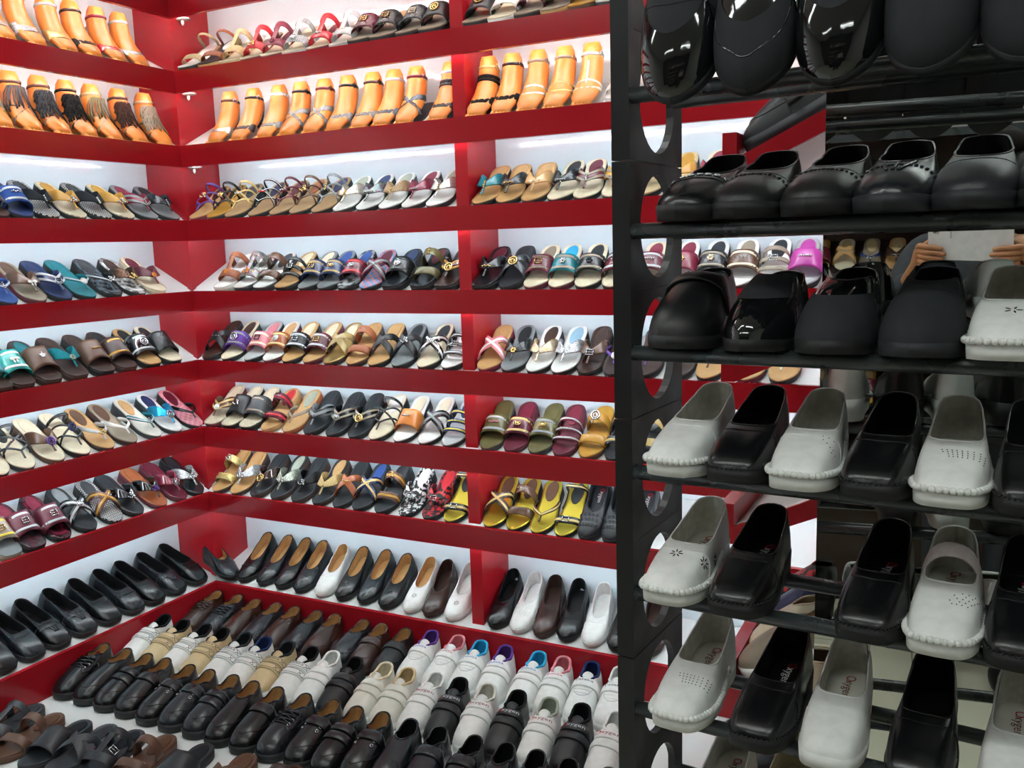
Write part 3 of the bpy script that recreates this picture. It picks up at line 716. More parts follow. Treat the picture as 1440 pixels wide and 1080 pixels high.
def foot_mesh():
    V, F = [], []; K = 14; R = 17
    for i in range(R):
        for j in range(K): V.append(FS.P(4*j/K, i/(R-1)))
    for i in range(R-1):
        for j in range(K): F.append((i*K+j, i*K+(j+1) % K, (i+1)*K+(j+1) % K, (i+1)*K+j))
    F += [tuple(range(K))[::-1], tuple(range((R-1)*K, R*K))]
    G = [(V, F)]
    for x, r, l in ((-.024, .0092, .016), (-.009, .0076, .015), (.003, .0072, .012), (.014, .0068, .008), (.024, .0062, .002)): G.append(blob((x, .012-l*.6, .0115), r, .02, r, 10, 7))
    return merge(G)
SANDAL = Last(.215, .085, 'round', .006, .008, spring=.001)
def ring_strap(t, w_, th=.0025, tilt=0., a0=-2, a1=2):
    return ribbon(FS, [(a0+(a1-a0)*i/12, t+tilt*math.cos((a0+(a1-a0)*i/12)*PI/2)) for i in range(13)], w_, th, 25, .0008)
def sandal_parts(style):
    out = [('sole', cached('sdl_sole', lambda: mk('sole', *plate(SANDAL, lambda t: SANDAL.bed(t), lambda t: 0., .97, 1.))), 'sole', [])]
    R = dict(band=[(.26, .032, -.02, -1.05, 1.05)], bandhi=[(.27, .034, -.02, -1.05, 1.05)], cross=[], braid=[(.29, .012, -.03, -1.05, 1.05), (.36, .01, .02, -1.05, 1.05)], tee=[(.28, .01, -.03, -1.05, 1.05), (.33, .01, .03, -1.05, 1.05)],
             gold2=[(.26, .032, -.02, -1.05, 1.05), (.58, .01, 0, -1.1, 1.1), (.64, .01, 0, -1.1, 1.1)], mirror=[(.3, .044, -.02, -1.05, 1.05)])
    k = 0
    for t, wd, tl, a0, a1 in R.get(style, []):
        out.append(('strap', cached(('sdl', style, k), lambda: mk('strap', *ring_strap(t, wd, .0028, tl, a0, a1))), 'strap', [])); k += 1
    if style in ('cross', 'glit'):
        for sg in (-1, 1):
            out.append(('strap', cached(('sdl', style, k), lambda: mk('strap', *ribbon(FS, [(-sg*1.05, .2), (-sg*.4, .3), (sg*.4, .42), (sg*1.05, .5)], .019, .0026, 19, .0008))), 'strap', [])); k += 1
    if style in ('tee', 'fringe', 'tassel'):
        out.append(('strap', cached(('sdl', 'T'), lambda: mk('strap', *ribbon(FS, [(0, .3), (0, .5), (0, .7)], .008, .0024, 12, .001))), 'strap', []))
    if style in ('fringe', 'tassel'):
        for sg in (-1, 1):
            out.append(('strap', cached(('sdl', 'x', sg), lambda: mk('strap', *ribbon(FS, [(-sg*1.05, .17), (-sg*.3, .27), (sg*.4, .38), (sg*1.05, .46)], .008, .0022, 19, .0008))), 'strap', []))
        def fr():
            G = []; R_ = random.Random(5)
            rows = 9 if style == 'fringe' else 1
            for r in range(rows):
                t = .72-.045*r if style == 'fringe' else .72
                for i in range(11):
                    a = -.55+.11*i; ln = R_.uniform(.1, .15) if style == 'fringe' else R_.uniform(.34, .44)
                    sp = 1.25 if style == 'fringe' else 1.5
                    G.append(ribbon(FS, [(a*.8, t), (a*sp*.9, t-ln*.5), (a*sp+R_.uniform(-.05, .05), t-ln)], .0062, .0014, 4, .006+.004*R_.random()+(.003 if style == 'tassel' else 0)))
            return mk('fringe', *merge(G))
        out.append(('fringe' if style == 'fringe' else 'tassel', cached(('fr', style), fr), 'fringe', []))
    if style != 'mule':
        out.append(('ankle_strap', cached('sdl_ank', lambda: mk('ankle_strap', *ring_strap(.8, .009, .0022, .02))), 'ankle', [('buckle', cached('sdl_buck', lambda: mk('buckle', *xf(orn_geo('buckle', .007), *frame_at(FS, .8, .81, .003)))), 'orn', [])]))
        out.append(('heel_counter', cached('sdl_ctr', lambda: mk('heel_counter', *ribbon(FS, [(2, .45), (2, .62), (2, .8)], .03, .002, 9, .001))), 'ankle', []))
    return out
def place(parts, mats, root):
    def rec(lst, par):
        for nm, me, role, kids in lst:
            o = ob(nm, me, mats.get(role) or mats['*'], par)
            if kids: rec(kids, o)
    rec(parts, root)
# ---------------------------------------------------------------- what stands where (metres along each shelf)
BACK = {3: """-2.587 flat strappy tan/rubber maroon wine purple - gems gold
-2.500 flat strappy mustard black charcoal black/shiny - disc gold
-2.412 flat strappy sand charcoal black gold/shiny - pearls white
-2.301 flat strappy sand navy black black/shiny white row red
-2.203 flat strappy sand maroon black maroon/shiny - pearls silver
-2.113 flat strappy sand rust black brown/shiny - gems gold
-2.017 flat strappy sand navy black grey/shiny - bar gold
-1.924 flat wings white sage black cream/multi - bar gold
-1.827 flat wings white navy black black/multi - row sage
-1.736 flat wings white sage black sand/woven - bar gold
-1.647 flat wings white wine black wine/shiny - row silver
-1.553 flat wings white taupe black ivory/multi - bar brass
-1.384 flat wings tan/shiny tan black teal/shiny - bar gold
-1.298 flat wings tan/shiny tan black ink/shiny - pearls gold
-1.211 flat wings tan/shiny tan black tan/shiny - studs silver
-1.125 flat wings cream ink black ink/shiny - row silver
-1.038 flat wings cream maroon black maroon/shiny taupe bar silver
-0.948 flat wings cream mustard black mustard/shiny taupe studs purple
-0.851 flat wings beige ink black black/shiny - star gold
-0.759 flat wings beige mustard black mustard/shiny - bar silver
-0.672 flat wings cream wine black wine/shiny - bar gold
-0.586 flat wings cream teal black slate/shiny - bar silver""",
4: """-2.480 plat tee white ivory ivory rust/woven - flower orange
-2.383 plat tee white taupe charcoal brown/multi - gems orange
-2.289 plat two white charcoal charcoal brown/shiny - - -
-2.190 plat multi tan cream black black/shiny - buckle silver
-2.097 wedge band grey cream black navy/shiny brass buckle gold
-2.011 wedge band grey blue black navy/shiny brass knot gold
-1.924 wedge band silver/marble blue black maroon/shiny red knot silver
-1.830 wedge cross pink/check maroon black maroon/shiny grey studs silver
-1.729 plat band ink/shiny navy black black/shiny black disc silver
-1.617 plat two black/shiny maroon black olive/shiny - bar gold
-1.523 plat wings chocolate/shiny charcoal black chocolate/patent mustard ring gold
-1.384 plat wings ink/shiny maroon black black/shiny - pearls gold
-1.298 wedge cross ink ink black charcoal/shiny - ring gold
-1.211 wedge band cream taupe maroon maroon/shiny brown buckle brass
-1.125 wedge band cream sky maroon teal/shiny taupe flower silver
-1.038 wedge band cream ink black black/shiny taupe flower ink
-0.951 wedge band cream wine black maroon/shiny silver row silver
-0.853 wedge band cream wine black maroon/shiny silver row silver
-0.758 wedge band white wine black wine/shiny - flower gold
-0.672 wedge band white ink black ink/shiny taupe flower cream
-0.585 wedge band white taupe chocolate brown/shiny cream studs silver
-0.499 wedge multi white ink black taupe/shiny - buckle silver
-0.412 wedge band silver magenta black magenta/shiny - row silver""",
5: """-2.579 wedge cross chocolate chocolate black black/leather - studs silver
-2.482 wedge band cream chocolate black purple/suede grey ring silver
-2.371 wedge band silver pink black pink/shiny cream buckle ink
-2.279 wedge band white tan maroon rust/shiny gold disc white
-2.190 wedge band tan cream black black/croc silver buckle silver
-2.096 wedge band tan cream maroon maroon/croc silver buckle gold
-2.005 wedge cross gold/foil cream chocolate brass/shiny - studs gold
-1.904 wedge two tan tan chocolate rust/leather - studs silver
-1.814 wedge cross tan tan black black/leather - - -
-1.716 wedge cross grey ink black black/leather - gems silver
-1.615 wedge cross cream ink black black/patent white knot silver
-1.521 wedge multi white ink black black/patent silver buckle silver
-1.384 wedge cross tan tan wine pink/shiny white - -
-1.298 wedge wings grey ink black ink/shiny - flower gold
-1.211 wedge wings white chocolate black gold/multi - - -
-1.125 wedge wings white skyblue black silver/glitter - - -
-1.038 wedge wings chocolate/shiny chocolate black brown/shiny - buckle silver
-0.952 wedge thong chocolate lilac black purple/glitter - disc white
-0.855 wedge thong chocolate purple black purple/shiny - row silver
-0.759 wedge thong chocolate brown black ink/shiny - - -
-0.669 wedge thong tan tan black brown/leather - - -
-0.557 wedge thong tan tan maroon brown/leather - - -
-0.464 wedge thong tan tan black ivory/shiny - disc white""",
6: """-2.581 plat wings cream/quilt cream maroon brown/shiny gold disc white
-2.495 plat wide cream/quilt cream black black/leather - gems silver
-2.406 plat wide cream/quilt cream black charcoal/leather taupe - -
-2.313 flat two tan red tan maroon/glitter red row silver
-2.212 flat thong tan sage rust taupe/shiny - - -
-2.114 flat wings ink ink black grey/shiny black studs silver
-2.015 flat wings ink ink black black/shiny taupe knot silver
-1.916 flat wings ink ink black black/shiny taupe ring gold
-1.828 flat strappy cream white black black/shiny - studs silver
-1.725 flat band white cream black orange/shiny - row silver
-1.625 flat cross white cream black black/shiny grey - -
-1.531 flat multi silver navy black navy/shiny yellow studs silver
-1.384 flat band olive olive charcoal olive/shiny silver row pink
-1.298 flat band maroon wine maroon maroon/shiny gold knot gold
-1.211 flat band olive olive charcoal olive/shiny grey disc brass
-1.125 flat multi maroon wine maroon maroon/shiny silver studs white
-1.038 flat two mustard mustard brown mustard/shiny - ring silver
-0.952 flat two ink mustard black ink/shiny gold bow gold
-0.857 flat two ink grey black brass/shiny - disc ink
-0.759 flat band ink grey black brown/shiny - - -""",
7: """-2.583 wedge two tan/shiny tan chocolate gold/glitter - gems silver
-2.488 wedge wings tan/shiny tan chocolate silver/glitter - gems silver
-2.392 wedge wings ink ink chocolate chocolate/patent - ring gold
-2.292 wedge wings ink sage chocolate sage/glitter - gems silver
-2.191 wedge wings ink ink chocolate black/glitter - gems silver
-2.095 wedge wings ink tan chocolate gold/woven - - -
-2.003 flat cross ink ink black rust/shiny - row gold
-1.917 flat cross ink blue black navy/shiny gold studs gold
-1.820 flat two ink charcoal black brown/shiny mustard gems gold
-1.717 flat wings white/floral white black white/floral - buckle silver
-1.622 flat wings red/floral red black red/floral - buckle silver
-1.535 flat ankle yellow/foil ink black black/shiny gold buckle silver
-1.384 flat cross yellow/foil brown black chocolate/shiny gold - -
-1.298 flat two yellow/foil brown black brown/shiny - studs silver
-1.211 flat thong yellow/foil brown black chocolate/shiny gold - -
-1.125 flat ankle yellow/foil ink black black/shiny gold buckle silver""",
1: """-2.569 plat ankle white white black beige/woven - - -
-2.472 plat ankle ink white tan rust/woven - - -
-2.384 wedge tee cream white beige beige/suede - - -
-2.286 wedge tee cream white wine red/leather - gems gold
-2.193 wedge tee cream wine wine wine/leather - flower wine
-2.100 wedge tee cream cream silver silver/woven - disc silver
-1.997 wedge tee cream wine wine red/shiny - pearls white
-1.902 wedge tee ivory ivory silver silver/shiny - studs gold
-1.815 plat band taupe tan black maroon/croc - buckle gold
-1.728 plat band taupe tan black black/croc - buckle brass
-1.629 plat band taupe tan black ink/croc - buckle cream
-1.543 plat band taupe tan black black/leather - ring gold
-1.384 plat band taupe tan black ink/leather - ring brass
-1.298 plat band cream white white white/leather - buckle gold
-1.211 plat band taupe chocolate black maroon/leather - row gold
-1.125 plat band taupe taupe tan taupe/leather - - -
-1.038 plat band mustard mustard brown brown/leather - - -
-0.952 plat band ivory grey charcoal grey/leather - - -"""}
LEFT = {3: """1.798 flat band chocolate maroon black chocolate/leather - - -
1.877 flat band navy navy black blue/suede silver pearls silver
1.968 flat wings white/lattice ink black ink/suede - bar silver
2.070 flat wings cream/quilt mustard black mustard/leather - gems silver
2.170 flat wings white/lattice ink black ink/suede - bar white
2.263 flat wings cream/quilt mustard black mustard/leather - gems silver
2.369 flat wings grey wine black wine/shiny grey bar silver
2.467 flat wings grey ink black ink/shiny - bar silver""",
4: """1.794 flat thong blue navy black blue/shiny silver bar silver
1.892 flat wings taupe brown maroon brown/shiny - bow white
1.986 flat wings navy navy black navy/shiny silver buckle silver
2.078 flat thong teal teal black teal/shiny silver disc white
2.183 flat thong slate/marble charcoal black black/shiny silver gems silver
2.283 flat wings white/marble chocolate black brown/glitter - gems gold
2.375 wedge wings cream maroon cream maroon/woven - flower orange""",
5: """1.735 plat wide chocolate chocolate chocolate teal/shiny - - -
1.810 plat wide chocolate chocolate chocolate aqua/shiny white bow white
1.906 plat wide chocolate teal chocolate brown/leather - star white
2.004 plat wings chocolate chocolate chocolate teal/suede - flower sage
2.110 plat wide chocolate chocolate black brown/leather - row mustard
2.204 plat wide chocolate black chocolate chocolate/leather mustard - -
2.310 plat wide tan black black ink/patent silver ring silver
2.409 plat wide cream ink black black/croc - - -""",
6: """1.701 wedge strappy cream black black ink/shiny - - -
1.789 wedge strappy cream black charcoal charcoal/shiny - studs silver
1.897 wedge wings cream cream brown brown/shiny - ring purple
1.993 wedge strappy cream cream black black/shiny - ring navy
2.091 flat thong tan brown chocolate silver/shiny - gems gold
2.190 flat thong taupe brown chocolate white/shiny - - -
2.298 flat thong ivory tan charcoal teal/shiny silver bar silver
2.394 flat wings white navy charcoal sky/foil - ring silver
2.496 flat thong pink/plaid maroon black black/shiny - - -""",
7: """1.702 plat wide grey/shiny grey taupe taupe/shiny yellow buckle gold
1.787 plat wide maroon/floral wine black maroon/leather silver buckle silver
1.889 wedge wide maroon/marble wine black maroon/leather silver buckle silver
1.990 wedge cross ink grey black black/shiny silver disc silver
2.094 flat cross white/lattice charcoal black brown/shiny mustard studs silver
2.189 flat wings ink ink black ink/patent - gems silver
2.295 flat wings rust rust maroon black/patent - gems purple
2.393 flat wings maroon/shiny maroon maroon wine/patent - wireflower silver
2.475 flat wings ink/patent ink black silver/glitter - gems silver"""}
FORMS_BACK2 = """-2.460 band silver/foil brown silver silver - metallic
-2.352 band black/leather black silver silver - buckled
-2.231 band grey/glitter white silver silver - glittering
-2.130 cross grey/glitter black silver black - glittering
-2.025 cross grey/glitter maroon silver black - glittering
-1.927 bandhi grey/glitter black silver black - wide-cut
-1.824 band grey/glitter chocolate black black - slim-strapped
-1.738 band slate/glitter silver silver silver - scalloped
-1.649 cross slate/glitter maroon black silver - glittering
-1.524 gold2 charcoal/glitter silver black gold - H-shaped
-1.384 gold2 black/suede gold black gold - gold-chained
-1.298 bandhi black/suede black silver silver - jewelled
-1.211 braid silver/foil taupe silver silver - braided
-1.125 braid brass/foil taupe silver gold - chained
-1.034 tee ivory/shiny silver silver silver - glitter-stemmed"""
FORMS_LEFT1 = """1.880 mirror silver/foil taupe silver silver - mirror-tiled
1.982 mirror silver/glitter taupe silver silver - foil-pleated
2.095 mirror gold/foil silver silver silver - gold-pleated
2.189 band black/glitter chocolate tan gold - jewel-edged
2.289 band red/patent wine tan silver - red-banded
2.385 band white/glitter silver white silver - pearl-studded"""
FORMS_LEFT2 = """1.839 tee yellow/shiny yellow chocolate gold - bow-topped
1.938 tassel brown/leather brown tan brown charcoal/leather brown-tasselled
2.041 fringe brown/leather brown tan brown charcoal/suede brown-fringed
2.142 fringe black/leather black tan silver black/suede black-fringed
2.241 tassel brass/leather beige tan gold olive/leather olive-tasselled
2.349 fringe brown/shiny chocolate tan brown chocolate/suede chocolate-fringed
2.458 fringe olive/leather beige tan gold taupe/leather olive-fringed"""
F8B = """-2.495 flatp black/shiny tan
-2.398 flatp ink/shiny tan
-2.307 flats black/shiny tan
-2.214 flatd ink/shiny tan
-2.111 flatl white/leather tan
-2.017 flatd black/shiny tan
-1.922 flatdd ink/shiny tan
-1.823 flatdd black/shiny tan
-1.724 flatdw white/leather tan
-1.637 flats chocolate/shiny chocolate
-1.551 flatdw white/leather white
-1.384 flats black/shiny black
-1.298 flatpl white/leather white
-1.211 flatpl chocolate/shiny chocolate
-1.125 flats black/shiny black
-1.038 flatl white/leather white
-0.952 flatg black/shiny black
-0.851 flatg chocolate/shiny chocolate"""
F8L = """1.651 loafer black/shiny black
1.749 loafer ink/shiny black
1.844 loaferg black/shiny black
1.946 loaferg ink/shiny black
2.047 loafer black/shiny black
2.149 loaferb ink/shiny black
2.243 loafer black/shiny black
2.345 loaferg ink/shiny black
2.453 loaferb black/shiny black"""
ROWA = """-2.613 2.497 laceup chocolate/shiny tan
-2.512 2.508 laceup ink/shiny tan
-2.400 2.493 slipon chocolate/shiny tan
-2.307 2.502 moc ink/shiny tan
-2.174 2.478 slipon chocolate/shiny tan
-2.069 2.487 moc ink/shiny tan
-1.984 2.481 moc chocolate/shiny tan
-1.860 2.474 moc ink/shiny tan
-1.756 2.485 strapped chocolate/shiny tan
-1.682 2.498 strapped black/leather tan
-1.595 2.516 trainl white/leather purple
-1.490 2.530 trainl white/leather pink
-1.386 2.526 trainl white/leather sky
-1.285 2.510 trainv white/leather purple
-1.179 2.521 trainv white/leather sky
-1.084 2.502 trainv white/leather pink
-0.986 2.481 trainl2 white/leather navy
-0.897 2.474 trainl2 white/leather white"""
ROWB = """-2.607 2.226 vel white/leather black
-2.510 2.226 vel beige/leather black
-2.401 2.212 vel white/leather ink
-2.315 2.216 velx beige/leather black
-2.219 2.213 velx white/leather ink
-2.129 2.220 velx white/leather navy
-2.024 2.229 velx beige/leather ink
-1.918 2.239 velx white/leather black
-1.799 2.227 velp white/leather white
-1.700 2.215 velp black/leather black
-1.586 2.222 velp ivory/leather cream
-1.489 2.207 velp ivory/leather beige
-1.436 2.250 oxy white/leather white
-1.331 2.250 oxy black/leather black
-1.228 2.237 oxy white/leather ivory
-1.119 2.247 oxy black/leather black
-0.996 2.242 oxy white/leather sage
-0.917 2.215 oxy black/leather black
-0.834 2.210 oxy white/leather white"""
ROWC = """-2.598 1.965 laceup2 black/shiny tan
-2.468 1.934 slipon2 black/shiny tan
-2.393 1.922 strap2 black/shiny tan
-2.305 1.927 strap1 black/shiny tan
-2.206 1.938 eye2 black/shiny tan
-2.103 1.936 eye2 ink/shiny tan
-2.019 1.957 strap2 ink/shiny tan
-1.923 1.979 slipon2 black/shiny tan
-1.827 1.953 strap1 black/shiny tan
-1.701 1.984 laceup2 ink/shiny tan
-1.627 1.994 eye2 black/shiny tan
-1.534 1.980 strap2 black/shiny tan
-1.446 1.975 eye2 black/shiny tan
-1.348 1.968 slipon2 ink/shiny black
-1.252 1.970 strap1 ink/shiny black
-1.158 1.972 strap1 black/shiny black
-1.072 1.972 slipon2 black/shiny black
-0.989 2.002 strap1 ink/shiny black
-0.875 1.994 slipon2 black/shiny black
-0.783 1.999 slipon2 ink/shiny black"""
ROWD = """-2.701 1.630 ink
-2.599 1.650 brown
-2.511 1.674 charcoal
-2.402 1.661 brown
-2.287 1.667 ink
-2.194 1.681 charcoal
-2.094 1.691 ink
-1.986 1.709 brown
-1.850 1.717 ink
-1.701 1.728 brown
-1.546 1.737 chocolate"""
# ---------------------------------------------------------------- stock the shelves
ORD = ['', 'top', 'second', 'third', 'fourth', 'fifth', 'sixth', 'seventh']
NTH = ['first', 'second', 'third', 'fourth', 'fifth', 'sixth', 'seventh', 'eighth', 'ninth', 'tenth', 'eleventh', 'twelfth', 'thirteenth', 'fourteenth', 'fifteenth', 'sixteenth', 'seventeenth', 'eighteenth', 'nineteenth', 'twentieth', 'twenty-first', 'twenty-second', 'twenty-third', 'twenty-fourth', 'twenty-fifth', 'twenty-sixth']
SW = dict(thong='thong slipper', wings='winged thong slipper', band='single-band slide', wide='broad-band mule', two='two-band slide', cross='crossed-band slide', multi='multi-band slide', strappy='thin-strapped sandal', tee='T-strap sandal', ankle='ankle-strap sandal')
OWD = dict(buckle='buckle', ring='emblem', disc='medallion', flower='flower', wireflower='wire flower', gems='jewels', bar='bead bar', row='bead row', knot='clasp', bow='bow', star='star clip', studs='studs', pearls='pearls')
KD = dict(leather='', shiny='', suede='', foil='metallic', glitter='glitter', multi='beaded', woven='woven', croc='croc-print', patent='patent', floral='floral', marble='marbled', check='checked', plaid='plaid', lattice='latticed', quilt='quilted', rubber='')
CN = dict(ink='black', sand='gold-brown', taupe='taupe', slate='slate-grey', skyblue='pale blue', sky='bright blue', rust='rust-brown', chocolate='dark brown', ivory='off-white', charcoal='charcoal')
def cm(s, dk='leather'):
    c, _, k = s.partition('/'); return M(c, k or dk)
def cw(s):
    c, _, k = s.partition('/'); return (KD.get(k, '')+' '+CN.get(c, c)).strip()
ORNM = dict(gold='metal', brass='metal', silver='metal')
def om(c): return M(c, ORNM.get(c, 'shiny'))
R1 = random.Random(11)
def uniq_labels(items, where, corner='from the corner'):
    """items: (object, look); gives every object a label true of it alone"""
    cnt = {}
    for o, lk in items: cnt[lk] = cnt.get(lk, 0)+1
    for i, (o, lk) in enumerate(items):
        lb = lk+', '+where if cnt[lk] == 1 else '%s, %s, %s %s' % (lk, where, NTH[i], corner)
        if len(lb.split()) > 16 and cnt[lk] == 1: lb = lk+', '+where.replace('on ', '').replace('in ', '')
        if len(lb.split()) > 16:
            sh_ = re.sub(r',? (and|with) [a-z\- ]+? (footbed|insole|lining)', '', lk)
            lb = '%s, %s, %s %s' % (sh_, where.replace('on ', '').replace('in ', ''), NTH[i], corner)
        o['label'] = lb
import re
def stock_slippers(txt, wall, k):
    items = []; rows_ = [l.split() for l in txt.split('\n')]
    if wall == 'left': rows_ = rows_[::-1]
    for p, last, style, bed, pad, sole, strap, trim, orn, oc in rows_:
        p = float(p); z = ZS[k]-.0155; inc = math.atan(SL); jit = R1.uniform(-.05, .05)
        if wall == 'back': loc, rot = (p, YC+.021, z+.002), (inc, 0, jit)
        else: loc, rot = (XC-.021, p, z+.002), (inc, 0, PI/2+jit)
        orn_ = None if orn == '-' else orn
        lk = '%s %s%s and %s footbed' % (cw(strap), SW[style], (' with %s %s' % (CN.get(oc, oc), OWD[orn]) if orn_ else ''), cw(bed)) if orn_ else '%s %s with %s footbed' % (cw(strap), SW[style], cw(bed))
        nm = {'strappy': 'sandal', 'tee': 'sandal', 'ankle': 'sandal'}.get(style, 'slipper')
        t = thing(nm, '', nm, loc, rot, 'footwear on %s wall, %s shelf' % (wall, ORD[k]))
        mats = dict(sole=cm(sole, 'rubber'), bed=cm(bed), pad=cm(pad), strap=cm(strap), post=cm(strap), trim=cm(trim if trim != '-' else strap, 'shiny'), orn=om(oc if oc != '-' else 'silver'))
        mats['*'] = mats['strap']
        place(slipper_parts(last, style, orn_, trim != '-', None), mats, t); items.append((t, lk))
    uniq_labels(items, 'on %s wall %s shelf' % (wall, ORD[k]))
for k, v in BACK.items(): stock_slippers(v, 'back', k)
for k, v in LEFT.items(): stock_slippers(v, 'left', k)
# sandals on orange plastic display feet
FM = M('#f09648', 'skinform')
FMESH = mk('plastic_shoe_form', *foot_mesh())
def stock_forms(txt, wall, k):
    rows_ = [l.split() for l in txt.split('\n')]; n = len(rows_)
    if wall == 'left': rows_ = rows_[::-1]
    its, fits = [], []
    for i, r in enumerate(rows_):
        p, style, strap, ankle, sole, orn, fr, word = float(r[0]), r[1], r[2], r[3], r[4], r[5], r[6], r[7]
        if fr != '-' and '/' in word: word = r[8]
        if len(r) > 8: word = r[8]; frm = r[7]
        else: frm = fr
        inc = math.atan(SL); z = ZS[k]-.0155
        if wall == 'back': loc, rot = (p, YC+.026, z), (inc, 0, R1.uniform(-.04, .04))
        else: loc, rot = (XC-.026, p, z), (inc, 0, PI/2+R1.uniform(-.04, .04))
        t = thing('sandal', '', 'sandal', loc, rot, 'sandals on display feet, %s wall %s shelf' % (wall, ORD[k]))
        mats = dict(sole=cm(sole, 'rubber'), strap=cm(strap), ankle=cm(ankle, 'shiny'), orn=om(orn), fringe=cm(frm if frm != '-' else 'brown', 'suede'))
        mats['*'] = mats['strap']; place(sandal_parts(style), mats, t)
        its.append((t, '%s %s sandal with %s ankle strap' % (word, cw(strap), cw(ankle))))
        f = ob('plastic_shoe_form', FMESH, FM, None, None, None); f.location = Vector(loc)+Vector((0, 0, .0068)); f.rotation_euler = rot
        tag(f, 'orange plastic display foot wearing the %s %s sandal, %s wall %s shelf' % (word, cw(strap), wall, ORD[k]), 'display foot', 'display feet inside the sandals')
        fits.append((f, f['label']))
    uniq_labels(its, '%s wall %s shelf' % (wall, ORD[k]))
    cnt = {}
    for f, l in fits: cnt[l] = cnt.get(l, 0)+1
    for i, (f, l) in enumerate(fits):
        if cnt[l] > 1: f['label'] = 'orange display foot in %s sandal, %s wall %s shelf, %s from the corner' % (' '.join(l.split()[6:8]), wall, ORD[k], NTH[i])
stock_forms(FORMS_BACK2, 'back', 2); stock_forms(FORMS_LEFT1, 'left', 1); stock_forms(FORMS_LEFT2, 'left', 2)
def lone(wall, k, p, last, style, bed, pad, sole, strap, orn, oc, label, nm='sandal'):
    inc = math.atan(SL); z = ZS[k]-.0155
    loc, rot = ((p, YC+.024, z), (inc, 0, 0)) if wall == 'back' else ((XC-.024, p, z), (inc, 0, PI/2))
    t = thing(nm, label, nm, loc, rot); mats = dict(sole=cm(sole), bed=cm(bed), pad=cm(pad), strap=cm(strap), orn=om(oc)); mats['*'] = mats['strap']
    place(slipper_parts(last, style, orn, False, None), mats, t)
lone('left', 1, 2.30, 'wedge', 'ankle', 'sand', 'sand', 'white', 'silver/foil', None, 'silver', 'silver sandal with open ankle loop, corner end of the left wall top shelf')
lone('back', 2, -.93, 'plat', 'ankle', 'white', 'white', 'white', 'white/leather', 'row', 'gold', 'white platform sandal with a gold ankle band, second shelf beside the black rack')
